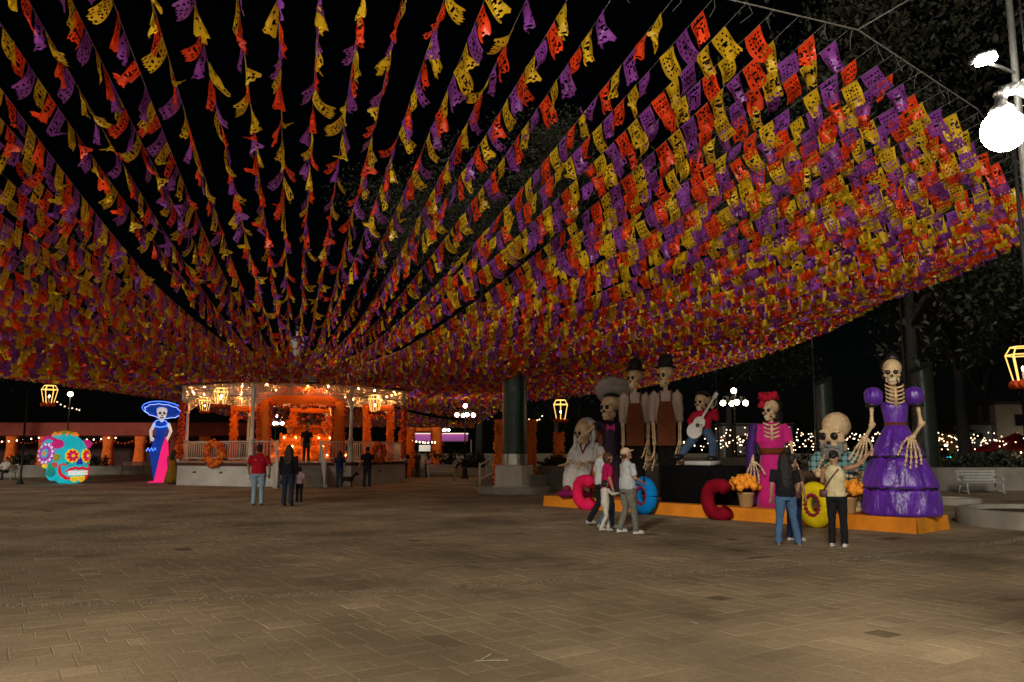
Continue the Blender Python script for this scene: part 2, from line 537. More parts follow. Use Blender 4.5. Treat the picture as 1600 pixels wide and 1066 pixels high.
# ------------------------------------------------------------------ papel picado canopy
FLAG = {}
def flag_mat(name, col, tr):
    m = bpy.data.materials.new(name); m.use_nodes = True
    nt = m.node_tree; N = nt.nodes; L = nt.links; p = N['Principled BSDF']
    geo = N.new('ShaderNodeNewGeometry')
    nz = N.new('ShaderNodeTexNoise'); nz.inputs['Scale'].default_value = 2.2; nz.inputs['Detail'].default_value = 3
    L.new(geo.outputs['Position'], nz.inputs['Vector'])
    mr = N.new('ShaderNodeMapRange'); mr.inputs['From Min'].default_value = .3; mr.inputs['From Max'].default_value = .7; mr.inputs['To Min'].default_value = .78; mr.inputs['To Max'].default_value = 1.15
    L.new(nz.outputs['Fac'], mr.inputs['Value'])
    sc = N.new('ShaderNodeVectorMath'); sc.operation = 'SCALE'; sc.inputs[0].default_value = col; L.new(mr.outputs[0], sc.inputs['Scale'])
    L.new(sc.outputs[0], p.inputs['Base Color'])
    p.inputs['Roughness'].default_value = .26; p.inputs['Specular IOR Level'].default_value = .5
    n2 = N.new('ShaderNodeTexNoise'); n2.inputs['Scale'].default_value = 26; n2.inputs['Detail'].default_value = 2
    L.new(geo.outputs['Position'], n2.inputs['Vector'])
    b = N.new('ShaderNodeBump'); b.inputs['Strength'].default_value = .55; b.inputs['Distance'].default_value = .02
    L.new(n2.outputs['Fac'], b.inputs['Height']); L.new(b.outputs[0], p.inputs['Normal'])
    t = N.new('ShaderNodeBsdfTranslucent'); L.new(sc.outputs[0], t.inputs['Color'])
    ms = N.new('ShaderNodeMixShader'); ms.inputs[0].default_value = tr
    L.new(p.outputs[0], ms.inputs[1]); L.new(t.outputs[0], ms.inputs[2]); L.new(ms.outputs[0], N['Material Output'].inputs['Surface'])
    return m
FM = [flag_mat('flag_orange', (.98, .070, .012), .12), flag_mat('flag_purple', (.30, .065, .40), .12), flag_mat('flag_yellow', (.80, .50, .015), .12)]
ROPE = mat('grey_rope', (.2, .19, .175), .85, var=.3, bump=.3, bscale=200)
STRING = mat('white_string', (.26, .25, .23), .8, var=.2, bump=0)
FW, FH = .29, .385

def flag_template(nx, nz, seed, lace):
    r = random.Random(seed)
    k1, k2, k3 = r.uniform(-1, 1), r.uniform(-1, 1), r.uniform(0, 6.28)
    curl = r.choice((0, 0, .25, .5, .85)) * r.choice((-1, 1))
    pinch = r.choice((.0, .0, .06, .12, .35))
    corner = r.choice((0, 0, 0, 1)) * r.choice((-1, 1))
    vs = []
    for j in range(nz + 1):
        for i in range(nx + 1):
            u, v = i / nx - .5, j / nz
            vv = v
            if j == nz: vv = v - (.055 if i % 2 == 0 else -.015)          # scalloped hem
            x = u * FW * (1 - pinch * vv * vv)
            y = .038 * k1 * math.sin(u * 5 + k3) * vv + .03 * k2 * math.sin(vv * 6 + u * 9 + k3) * vv
            ang = curl * vv * vv
            z = -vv * FH * math.cos(ang * .55)
            y += vv * FH * math.sin(ang * .55)
            y += pinch * .16 * vv * math.cos(u * 9 + k3)
            if corner:
                cc = max(0, vv - .55) * max(0, corner * u * 2)
                z += cc * .32; y += cc * .4; x -= corner * cc * .25
            vs.append((x, y, z))
    cut = {(jj, ii): r.random() < .34 for jj in range(nz) for ii in range(nx)}
    qs = []
    for j in range(nz):
        for i in range(nx):
            ui, mid = abs(i - (nx - 1) / 2), (nx - 1) / 2
            keep = True
            if lace and 0 < j < nz - 1 and 0 < i < nx - 1:
                a, b = int(ui * 2), j
                if lace == 1: keep = not ((b % 3 == 2 and int(ui) % 2 == 0) or (b in (4, 7) and int(ui) in (1, 3)))
                elif lace == 2: keep = not (((b + int(ui)) % 3 == 0) and b % 2 == 1) and not (b in (5, 6) and ui < 1.2)
                elif lace == 9: keep = not (cut[(b, int(ui))] and (b % 3 or int(ui) % 2))
                elif lace == 3: keep = not (b % 2 == 0 and int(ui) % 2 == 1) and not (b in (3, 8) and ui < 1)
                else: keep = not ((j * 7 + int(ui) * 3 + lace) % 5 == 0)
            if keep:
                a0 = j * (nx + 1) + i
                qs.append((a0, a0 + nx + 1, a0 + nx + 2, a0 + 1))
    return np.array(vs, dtype=np.float64), np.array(qs, dtype=np.int64)
NEAR_T = [flag_template(12, 13, 100 + k, (1, 2, 3, 9, 9, 9)[k % 6]) for k in range(24)]
MID_T = [flag_template(6, 7, 200 + k, 5 + k % 4) for k in range(10)]
FAR_T = [flag_template(3, 4, 300 + k, 0) for k in range(8)]
NEAR_MESH = {}
for k, (v, q) in enumerate(NEAR_T):
    for c in range(3):
        NEAR_MESH[(k, c)] = np_mesh('flag', v, q, [FM[c]], smooth=True)

PERIM = [(-33.5, 28), (-33, 20), (-27, 12.5), (-18, 8.0), (-9, 7.2), (0, 8.3), (2.63, 9.0), (4.47, 9.7), (7.39, 12.1), (9.3, 14.2), (12.5, 17.8), (12.8, 26), (13.7, 36.2), (12.8, 50), (10.5, 62), (2, 68.5), (-11, 70), (-23, 68.5), (-31, 64), (-33.8, 52), (-33.8, 40), (-33.5, 28)]
PZ = 7.0
seg = []
tot = 0.0
for i in range(len(PERIM) - 1):
    a, b = Vector(PERIM[i]), Vector(PERIM[i + 1]); l = (b - a).length
    seg.append((tot, l, a, b)); tot += l
def pz(y, x=0): return PZ - 2.9 * min(1, max(0, (y - 48) / 15)) * min(1, max(0, (x + 31) / 10)) * min(1, max(0, (2 - x) / 5))
def perim_at(s):
    for s0, l, a, b in seg:
        if s <= s0 + l:
            q = (s - s0) / l
            p = a.lerp(b, q)
            return Vector((p.x, p.y, pz(p.y, p.x) - .12 * math.sin(math.pi * q) * (l > 4)))
    return Vector((*PERIM[-1], PZ))
for i0, i1, lab in ((0, 9, 'main rope holding the string ends, running overhead to the right corner mast'), (9, 20, 'far rope edging the flag canopy on masts behind the stage')):
    m = MB()
    pts = []
    for s0, l, a, b in seg[i0:i1]:
        for j in range(8):
            q = j / 8; p = a.lerp(b, q); pts.append((p.x, p.y, pz(p.y, p.x) - .12 * math.sin(math.pi * q) * (l > 4)))
    p = PERIM[i1]; pts.append((p[0], p[1], pz(p[1], p[0])))
    m.tube(pts, .010, 5)
    tag(m.build('support_rope', ROPE), lab, 'rope')
m = MB(); m.tube([(4.47, 9.7, PZ), at(1420, 0, 9.9), at(1500, -60, 10.3)], .009, 5)
tag(m.build('stay_rope', ROPE), 'thin stay rope rising from the canopy rope to the top edge', 'rope')
MAST = mat('grey_mast', (.06, .06, .058), .5, metal=.4)
for (x, y), lab in (((9.3, 14.2), 'mast at the near right corner of the flag canopy'), ((12.8, 26), 'thin grey mast behind the purple-gowned skeleton figure'),
                    ((13.7, 36.2), 'thin grey mast beside the farther dark column'), ((12.8, 50), 'far mast behind the stage at the canopy corner'), ((-33.5, 28), 'mast beyond the left edge of the canopy'),
                    ((-33.8, 52), 'far mast at the left side of the canopy')):
    m = MB(); m.lathe([(.05, 0), (.04, 3.5), (.03, PZ + .15)], 10)
    tag(m.build('mast', MAST, loc=(x, y, 0)), lab, 'mast', 'canopy masts')

HUB_R, HUB_Z = 6.15, 5.14
def sector_label(px, py, ps):
    if ps is None: return 'papel picado string spreading out behind the bandstand'
    if py < 60:
        for lim, w in ((160, 'top left corner'), (420, 'left part of the top edge'), (640, 'middle of the top edge'), (860, 'top edge right of middle'), (1180, 'top edge before the tree'), (9999, 'rope left of the flood light')):
            if px < lim: return 'string of paper flags reaching the ' + w
    if px > 1180:
        if py < 260: return 'string of paper flags tied to the rope left of the globe lamp'
        if py < 420: return 'string of paper flags leaving at the right edge'
        return 'papel picado string ending on the far rope behind the skeleton figures'
    if px < 160: 
        return 'string of paper flags leaving at the upper left edge' if py < 330 else 'low papel picado string leaving at the lower left edge'
    return 'papel picado string spreading out behind the bandstand'
GROUP = 'papel picado strings fanning out from the bandstand'
crand = random.Random(8)
s = 0.3
phase = 0.0
n_near = n_far = n_g = 0
near_budget = []
garl = []
while s < tot:
    s += crand.uniform(.42, .52)
    if crand.random() < .03: s += .25
    P1 = perim_at(min(s, tot))
    if P1.x > 2 and P1.y < 45: s -= .05

    d = Vector((P1.x - KIOSK.x, P1.y - KIOSK.y, 0)); Lh = d.length; d.normalize()
    side = Vector((-d.y, d.x, 0))
    P0 = Vector((KIOSK.x, KIOSK.y, HUB_Z + crand.uniform(-.1, .45))) + d * HUB_R * crand.uniform(.93, 1.02) + side * crand.uniform(-.05, .05)
    Ls = (P1 - P0).length
    sag = Ls * Ls * crand.uniform(.0009, .00135)
    phase += crand.gauss(.0, .28) if P1.x < 0 else -1.56 + crand.gauss(0, .05)
    if crand.random() < .03: phase += crand.choice((-1, 1))
    def pt(q):
        p = P0.lerp(P1, q); p.z -= 4 * sag * q * (1 - q); return p
    flags = []
    dist = crand.uniform(.35, .6)
    idx = 0
    gap = crand.uniform(.34, .36)
    while dist < Ls - .5:
        q = 1 - dist / Ls
        p = pt(q)
        pr = project(p)
        if pr and -500 < pr[0] < 2100 and -420 < pr[1] < 700:
            c = int(math.floor((dist / .35 + phase))) % 3
            if crand.random() < .06: c = 2
            flags.append((q, p, pr, c))
        dist += gap * (1 if crand.random() > .02 else 1.6); idx += 1
    inframe = [f for f in flags if 0 <= f[2][0] <= 1600 and 0 <= f[2][1] <= 1066]
    if len(inframe) < 2: continue
    garl.append((P0, P1, sag, flags, inframe, d))
cand = sorted((f[2][2], gi, fi) for gi, g in enumerate(garl) for fi, f in enumerate(g[3]) if -20 < f[2][0] < 1620 and -20 < f[2][1])
near_set = set((gi, fi) for _, gi, fi in cand[:900])
print('flags', sum(len(g[3]) for g in garl), 'garlands', len(garl), 'near limit', cand[899][0])
FARM, FARV = MB(), []
labs = []
for g in garl:
    o_ = max(g[4], key=lambda f: f[0])
    labs.append((sector_label(o_[2][0], o_[2][1], None if g[5].y > .35 and o_[2][0] < 1100 else 1), o_[2][0] + (o_[2][1] if o_[2][0] > 1180 else 0)))
ORD = 'first second third fourth fifth sixth seventh eighth ninth tenth eleventh twelfth thirteenth fourteenth fifteenth sixteenth seventeenth eighteenth nineteenth twentieth'.split()
for lb in set(l[0] for l in labs):
    ids = sorted((l[1], i) for i, l in enumerate(labs) if l[0] == lb)
    if 1 < len(ids) <= 20:
        for n_, (_, i) in enumerate(ids): labs[i] = (ORD[n_] + ' ' + lb + ', from left', 0)
for gi, (P0, P1, sag, flags, inframe, d) in enumerate(garl):
    def pt(q):
        p = P0.lerp(P1, q); p.z -= 4 * sag * q * (1 - q); return p
    lab = labs[gi][0]
    m = MB(); m.tube([pt(k / 22) for k in range(23)], .0035, 4, cap=False)
    tl = (P1 - P0).normalized()
    for k in range(crand.choice((0, 1, 1))):
        if (P1 - Vector((0, 0, 1.6))).length < 22:
            a = P1 + Vector((crand.uniform(-.05, .05), 0, 0)); m.tube([a, a + Vector((crand.uniform(-.06, .06), .02, -.12)), a + Vector((crand.uniform(-.12, .12), .03, -.24))], .003, 3, cap=False)
    far_one = 'behind the bandstand' in lab
    bv, bq, bm, off = [], [], [], 0
    if far_one:
        FARM.v += []; o0 = len(FARM.v); FARM.v += m.v; FARM.f += [tuple(i + o0 for i in f) for f in m.f]; FARM.mi += [0] * len(m.f)
        root = None
    else:
        root = tag(m.build('papel_picado_string', STRING), lab, 'paper garland', GROUP)
    wind = crand.gauss(0, .12)
    for fi, (q, p, pr, c) in enumerate(flags):
        tng = (pt(min(q + .01, 1)) - pt(max(q - .01, 0))).normalized()
        yaw = math.atan2(tng.y, tng.x) + crand.gauss(0, .07)
        slope = -math.asin(max(-1, min(1, tng.z)))
        swing = crand.gauss(.06, .17) + wind
        flip = math.pi if crand.random() < .5 else 0
        Mx = Matrix.Rotation(yaw, 3, 'Z') @ Matrix.Rotation(slope, 3, 'Y') @ Matrix.Rotation(swing, 3, 'X')
        if flip: Mx = Mx @ Matrix.Rotation(math.pi, 3, 'Z')
        near = (gi, fi) in near_set and not far_one
        if near:
            o = link('flag', NEAR_MESH[(crand.randrange(24), c)], root)
            M4 = Mx.to_4x4(); M4.translation = p
            s_ = crand.uniform(.93, 1.06)
            o.matrix_local = M4 @ Matrix.Diagonal((s_, s_, s_, 1))
        else:
            tv, tq = crand.choice(MID_T if pr[2] < 27 else FAR_T)
            A = np.array(Mx)
            bv.append(tv @ A.T + np.array(p)); bq.append(tq + off); bm.append(np.full(len(tq), c)); off += len(tv)
    if bv and far_one:
        FARV.append((np.concatenate(bv), np.concatenate(bq), np.concatenate(bm)))
    elif bv:
        me = np_mesh('flag_run', np.concatenate(bv), np.concatenate(bq), FM, np.concatenate(bm), smooth=True)
        tag(link('flag_run', me, root), kind='stuff')

# the strings behind the bandstand are too many and too far to count: one mass
fv, fq, fm, off = [], [], [], 0
for v, q, k in FARV:
    fv.append(v); fq.append(q + off); fm.append(k); off += len(v)
sv = np.array(FARM.v); sq = np.array(FARM.f, dtype=np.int64) + off
me = np_mesh('far_flag_canopy', np.concatenate(fv + [sv]), np.concatenate(fq + [sq]), FM + [STRING], np.concatenate(fm + [np.full(len(sq), 3)]), smooth=True)
tag(link('far_flag_canopy', me), 'mass of far flag strings hanging behind the bandstand', 'paper garland', kind='stuff')

# ------------------------------------------------------------------ bandstand
WHITE = mat('white_paint', (.62, .59, .55), .55, var=.12, scale=3)
PLASTER = mat('plinth_plaster', (.60, .56, .50), .85, var=.14, scale=1.6, bump=.25)
DARKRED = mat('dark_red_trim', (.08, .018, .014), .6)
ORANGE = mat('orange_flower_panel', (.80, .17, .008), .8, var=.25, scale=24, bump=.8, bscale=40)
MARI = mat('marigold', (.85, .20, .012), .8, var=.35, scale=18, bump=.6)
MARI2 = mat('marigold_deep', (.62, .07, .008), .8, var=.35, scale=18, bump=.6)
CONC = mat('concrete', (.19, .172, .14), .9, var=.22, scale=2.2, bump=.3, bscale=18)
BULB = lamp_mat('warm_bulb', (1.0, .40, .11), 950.0)
BULB_S = lamp_mat('small_bulb', (1.0, .70, .42), 6.0)
TH = R(19)
S8 = 4.5
R8 = S8 / (2 * math.sin(R(22.5)))
def corner(k, r=R8):
    a = -math.pi / 2 + TH - R(22.5) + k * R(45)           # k=0 front left, k=1 front right
    return Vector((r * math.cos(a), r * math.sin(a), 0))
FZ, CZ = 1.1, 4.75
k_ = empty('bandstand', KIOSK, 0, 'white octagonal bandstand glowing orange inside, at the hub of the flags', 'bandstand')
def octo(r): return [tuple(corner(k, r)[:2]) for k in range(8)]
def octprism(mb, r, z0, z1, r1=None):
    a, b = octo(r), octo(r1 or r)
    vs = [(x, y, z0) for x, y in a] + [(x, y, z1) for x, y in b]
    fs = [tuple(range(7, -1, -1)), tuple(range(8, 16))] + [(i, (i + 1) % 8, 8 + (i + 1) % 8, 8 + i) for i in range(8)]
    mb._add(vs, fs)
m = MB(); octprism(m, R8 + .12, 0, FZ - .16); pl = m.build('plinth', PLASTER, k_, smooth=False)
m = MB(); octprism(m, R8 + .22, FZ - .155, FZ - .05); m.build('plinth_cornice', DARKRED, k_, smooth=False)
m = MB(); octprism(m, R8 + .16, FZ - .045, FZ); m.build('floor', mat('bandstand_floor', (.3, .24, .2), .6), k_, smooth=False)
for kk, q in ((7, .25), (7, .62), (1, .5)):
    a, b = corner(kk, R8 + .125), corner((kk + 1) % 8, R8 + .125); p = a.lerp(b, q)
    m = MB(); m.rbox((0, 0, 0), (.2, .03, .08), .01); o = m.build('vent', mat('vent_dark', (.05, .045, .04), .8), pl, loc=(p.x, p.y, .62)); o.rotation_euler.z = math.atan2(b.y - a.y, b.x - a.x)
for k in range(8):
    c = corner(k)
    m = MB()
    m.lathe([(.16, FZ), (.16, FZ + .12), (.11, FZ + .16), (.10, FZ + 1.0), (.13, FZ + 1.02), (.13, FZ + 1.08), (.085, FZ + 1.12), (.075, FZ + 2.5), (.11, FZ + 2.53), (.11, FZ + 2.6), (.08, FZ + 2.64), (.075, CZ - .06), (.13, CZ)], 12, (c.x, c.y, 0))
    m.build('column', WHITE, k_)
def fr(k):
    a, b = corner(k), corner((k + 1) % 8)
    d = (b - a).normalized(); n = Vector((d.y, -d.x, 0))
    return a, b, d, n
for k in range(8):
    a, b, d, n = fr(k)
    Ls = (b - a).length
    X = lambda s, z, off=0: a + d * s + n * off + Vector((0, 0, z))
    # filigree frieze: rows of rings and bars, with arched corner brackets
    m = MB()
    for z in (CZ - .03, CZ - .5):
        m.tube([X(.1, z), X(Ls - .1, z)], .025, 6)
    nb = 40
    for i in range(nb):
        s0 = .12 + (Ls - .24) * i / (nb - 1)
        u = abs(i - (nb - 1) / 2) / ((nb - 1) / 2)
        drop = .5 + .75 * max(0, u - .55) ** 1.6 * 2.2
        m.tube([X(s0, CZ), X(s0, CZ - drop)], .012, 4)
        zz = CZ - .1
        while zz > CZ - drop + .03:
            w = .05
            m.tube([X(s0 + w, zz), X(s0, zz - w), X(s0 - w, zz), X(s0, zz + w), X(s0 + w, zz)], .013, 4, cap=False)
            zz -= .105
    ar = []
    for i in range(21):
        s0 = .12 + (Ls - .24) * i / 20; u = abs(i - 10) / 10
        ar.append(X(s0, CZ - .5 - .75 * max(0, u - .55) ** 1.6 * 2.2))
    m.tube(ar, .03, 6)
    m.build('frieze', WHITE, k_)
    if k == 0: continue                                   # the stairs come up on the front side
    m = MB()
    for z in (FZ + .16, FZ + .95):
        m.tube([X(.1, z), X(Ls - .1, z)], [(.035, .03)] * 2, 6)
    nb = 30
    for i in range(nb):
        s0 = .14 + (Ls - .28) * i / (nb - 1)
        m.tube([X(s0, FZ + .16), X(s0, FZ + .95)], .016, 5)
    m.build('railing', WHITE, k_)
# front side: half railings left and right of the stairs
a, b, d, n = fr(0)
X = lambda s, z, off=0: a + d * s + n * off + Vector((0, 0, z))
for s0, s1 in ((.1, 1.15), (3.1, 4.4)):
    m = MB()
    for z in (FZ + .16, FZ + .95): m.tube([X(s0, z), X(s1, z)], [(.035, .03)] * 2, 6)
    nb = int((s1 - s0) / .14)
    for i in range(nb + 1):
        q = s0 + (s1 - s0) * i / nb; m.tube([X(q, FZ + .16), X(q, FZ + .95)], .016, 5)
    m.tube([X(s1 if s0 < 1 else s0, FZ), X(s1 if s0 < 1 else s0, FZ + 1.02)], .05, 6)
    m.build('railing', WHITE, k_)
st_ = []
for i in range(6):
    off = .22 + .3 * i
    z = FZ - (i + 1) * FZ / 7
    m = MB(); c = X(2.1, 0, off + .15)
    m.rbox((0, 0, z / 2), (2.0, .34, z), .02)
    o = m.build('step', mat('stair_stone', (.18, .155, .12), .85, var=.25), k_, smooth=False, loc=(c.x, c.y, 0)); o.rotation_euler.z = math.atan2(d.y, d.x)
for s0 in (1.08, 3.12):
    m = MB()
    P_ = lambda off, z: X(s0, z, off)
    m.tube([P_(.1, FZ + .95), P_(2.1, 1.0)], .045, 6); m.tube([P_(.1, FZ + .2), P_(2.1, .25)], .035, 6)
    for i in range(15):
        q = i / 14; m.tube([P_(.1 + 2 * q, FZ + .2 - q * (FZ - .05)), P_(.1 + 2 * q, FZ + .95 - q * (FZ - .05))], .016, 5)
    m.tube([P_(2.1, 0), P_(2.1, 1.08)], .06, 8)
    m.build('stair_rail', WHITE, k_)
    m = MB(); pts = [(.1, 0), (2.12, 0), (2.12, .12), (.1, FZ - .02)]
    m.prism(pts, n, (0, 0, 1), d, X(s0 + (.07 if s0 > 2 else -.07), 0), .1); m.build('stair_wall', PLASTER, k_, smooth=False)
# roof
ROOF = mat('roof_sheet', (.10, .075, .06), .7, var=.3)
for k in range(8):
    m = MB(); p, q = corner(k, R8 + .55), corner((k + 1) % 8, R8 + .55)
    c1, c2 = corner(k, .35), corner((k + 1) % 8, .35)
    z0, z1 = CZ + .12, 6.35
    m._add([(p.x, p.y, z0), (q.x, q.y, z0), (c2.x, c2.y, z1), (c1.x, c1.y, z1), (p.x, p.y, z0 - .06), (q.x, q.y, z0 - .06), (c2.x, c2.y, z1 - .06), (c1.x, c1.y, z1 - .06)],
           [(0, 1, 2, 3), (7, 6, 5, 4), (0, 4, 5, 1), (1, 5, 6, 2), (2, 6, 7, 3), (3, 7, 4, 0)])
    m.build('roof_panel', ROOF, k_, smooth=False)
m = MB(); octprism(m, R8 + .12, CZ + .002, CZ + .055); m.build('ceiling', mat('ceiling_wood', (.35, .2, .12), .7), k_, smooth=False)
m = MB(); m.lathe([(.42, 6.3), (.45, 6.42), (.3, 6.5)], 12); m.build('roof_cap', ROOF, k_)

# bulbs round the bandstand's frieze and under its ceiling
t = empty('bulb_string', KIOSK, 0, 'string of warm bulbs along the bandstand frieze and ceiling', 'string lights')
bm = MB(); bm.ell((0, 0, 0), (.02, .02, .028), nu=8, nv=6); bme = bm.mesh('bulb', BULB)
m = MB()
for k in range(8):
    a, b = corner(k, R8 - .3), corner((k + 1) % 8, R8 - .3)
    m.tube([tuple(a + Vector((0, 0, CZ - .05))), tuple(b + Vector((0, 0, CZ - .05)))], .008, 4)
    for i in range(3):
        p = a.lerp(b, (i + random.uniform(.3, .7)) / 3); link('bulb', bme, t, (p.x, p.y, CZ - .07 + random.uniform(-.03, .03)))
for k in range(8):
    a = corner(k, 3.0); link('bulb', bme, t, (a.x, a.y, CZ - .13)); m.tube([(a.x, a.y, CZ), (a.x, a.y, CZ - .1)], .008, 4)
m.build('cable', IRON, t)

def flowers(mb, pts, r, jit):
    for p in pts:
        mb.blossom(Vector(p) + Vector((random.uniform(-jit, jit), random.uniform(-jit, jit), random.uniform(-jit, jit))), r * random.uniform(.8, 1.2))
def local_front(s, off, z):            # point along the front side of the bandstand
    a, b, d, n = fr(0); return KIOSK + a + d * s + n * off + Vector((0, 0, z))
ang0 = math.atan2(fr(0)[2].y, fr(0)[2].x)
# orange arch just inside the front side
base = local_front(2.25, -.55, FZ)
t = empty('flower_arch', base, ang0, 'tall orange marigold arch with scalloped top at the bandstand entrance', 'flower arch')
for sx in (-1, 1):
    m = MB(); m.rbox((sx * 1.72, 0, 1.45), (.5, .16, 2.9), .03); po = m.build('post', ORANGE, t)
    m = MB()
    flowers(m, [(sx * 1.72 + e * .27, -.02, .1 + .16 * i) for i in range(18) for e in (-1, 1)], .1, .03)
    tag(m.build('flower_fringe', MARI2, po), kind='stuff')
m = MB()
out = [(-2.05, 2.75), (-2.1, 3.0), (-1.95, 3.2), (-1.7, 3.25), (-1.25, 3.27), (-1.15, 3.42), (-1, 3.5), (-.8, 3.53), (-.62, 3.47), (-.5, 3.54), (-.2, 3.58), (0, 3.52), (.2, 3.58), (.5, 3.54), (.62, 3.47), (.8, 3.53), (1, 3.5), (1.15, 3.42), (1.25, 3.27), (1.7, 3.25), (1.95, 3.2), (2.1, 3.0), (2.05, 2.75), (1.4, 2.62), (.7, 2.75), (0, 2.72), (-.7, 2.75), (-1.4, 2.62)]
m.prism(out, (1, 0, 0), (0, 0, 1), (0, 1, 0), (0, 0, 0), .14); m.build('header', ORANGE, t, smooth=False)
m = MB(); flowers(m, [(-1.5 + .14 * i, -.06, 2.62 + .04 * math.sin(i)) for i in range(22)], .085, .03); tag(m.build('header_fringe', MARI2, t), kind='stuff')
# altar tiers
base = KIOSK + Vector((.5, .4, FZ))
t = empty('altar', base, ang0, 'tiered orange altar covered with marigolds inside the bandstand', 'altar')
for i, (w, dp, h) in enumerate(((4.2, 3.6, .5), (3.4, 2.8, .95), (2.6, 2.0, 1.4), (1.7, 1.2, 1.85))):
    z0 = 0 if i == 0 else (.5, .95, 1.4)[i - 1]
    m = MB(); m.rbox((0, 0, (z0 + h) / 2), (w, dp, h - z0 - .004), .03); tr = m.build('tier', mat('altar_cloth', (.78, .20, .015), .8, var=.3, scale=5, bump=.3), t)
    m = MB(); flowers(m, [(-w / 2 + w * j / 16, -dp / 2 - .04, h - .06) for j in range(17)], .09, .04); tag(m.build('flower_edge', MARI, tr), kind='stuff')
for sx, sz in ((-1.9, 0), (1.75, 0), (-.9, .95), (.95, .95)):
    m = MB(); m.lathe([(.12, 0), (.17, .25), (.15, .27)], 10, (sx, -1.6 if sz == 0 else -1.15, sz + .5)); po = m.build('flower_pot', mat('clay', (.35, .13, .05), .8), t)
    m = MB(); flowers(m, [(sx + random.uniform(-.2, .2), (-1.6 if sz == 0 else -1.15) + random.uniform(-.15, .15), sz + .95 + random.uniform(-.1, .1)) for _ in range(14)], .1, .02); tag(m.build('blossoms', MARI, po), kind='stuff')
# small warm lamps set among the altar flowers
am_ = MB(); am_.ell((0, 0, 0), (.022, .022, .03), nu=8, nv=6); abm = am_.mesh('bulb', lamp_mat('altar_bulb', (1.0, .45, .12), 80.0))
ta = empty('altar_lights', base, ang0, 'small warm lamps glowing along the altar tiers', 'string lights')
m = MB()
for (w, dp, h) in ((4.2, 3.6, .5), (3.4, 2.8, .95), (2.6, 2.0, 1.4)):
    for i in range(5):
        x = (i / 4 - .5) * w * .9; link('bulb', abm, ta, (x, -dp / 2 - .2, h - .2)); m.tube([(x, -dp / 2 - .2, h - .19), (x, -dp / 2 - .02, h - .16)], .006, 4)
tag(m.build('cable', IRON, ta), kind='stuff')
# orange portals behind and right
for (px, dep, w, lab, nn) in ((590, 44.5, 1.55, 'orange flower gate in the right bay of the bandstand', 1), (386, 45.5, 1.5, 'orange flower gate in the left bay behind the altar', 2), (487, 47.0, 2.2, 'orange flower gate at the back of the bandstand', 3)):
    p = at(px, 700, dep)
    t = empty('flower_gate', (p.x, p.y, FZ), ang0 if nn != 1 else ang0 + R(25), lab, 'flower gate')
    hh = 2.75
    for sx in (-1, 1):
        m = MB(); m.rbox((sx * w / 2, 0, hh / 2), (.3, .25, hh), .03); po = m.build('post', ORANGE, t)
        m = MB(); flowers(m, [(sx * w / 2 + e * .16, -.1, .08 + .17 * i) for i in range(16) for e in (-1, 1)], .085, .03); tag(m.build('flower_fringe', MARI, po), kind='stuff')
    m = MB(); m.rbox((0, 0, hh + .12), (w + .4, .26, .3), .03); m.build('lintel', ORANGE, t)
    m = MB(); flowers(m, [(-w / 2 + w * i / 8, -.12, hh - .05 - .35 * abs(math.sin(i * math.pi / 4))) for i in range(9)], .09, .02); tag(m.build('swag', MARI2, t), kind='stuff')

def wreath(p, rz, r, lab):
    t = empty('marigold_wreath', p, rz, lab, 'wreath', 'marigold wreaths on the bandstand')
    m = MB(); m.tube([(r * math.cos(a * R(15)), 0, r * math.sin(a * R(15))) for a in range(25)], .1, 6, cap=False); m.build('ring', MARI2, t)
    for nm, mt, cnt in (('orange_blossoms', MARI, 46), ('deep_blossoms', MARI2, 30)):
        m = MB()
        for i in range(cnt):
            a = random.uniform(0, 6.28); rr = r + random.uniform(-.13, .13)
            m.blossom((rr * math.cos(a), -.1 + random.uniform(-.04, .03), rr * math.sin(a)), .1 * random.uniform(.8, 1.25))
        tag(m.build(nm, mt, t), kind='stuff')
    return t
for kk, q, lab, r in ((7, .55, 'round orange marigold wreath on the left railing of the bandstand', .48), (1, .42, 'marigold wreath hanging on the right railing of the bandstand', .40), (6, .5, 'marigold wreath at the far left railing behind the neon figure', .4)):
    a, b, d, n = fr(kk); p = KIOSK + a.lerp(b, q) + n * .18 + Vector((0, 0, FZ + .42))
    wreath(p, math.atan2(d.y, d.x), r, lab)
for kk, lab in ((7, 'orange marigold garland wound round the left bandstand column'), (2, 'orange marigold garland on the right bandstand column')):
    c = KIOSK + corner(kk) + Vector((0.02, -.12, 0))
    m = MB(); flowers(m, [(.09 * math.sin(i * 2.4), -.06 * math.cos(i * 2.4), FZ + .15 + .042 * i) for i in range(66)], .085, .03)
    tag(m.build('marigold_garland', MARI2, loc=c), lab, 'flower garland')

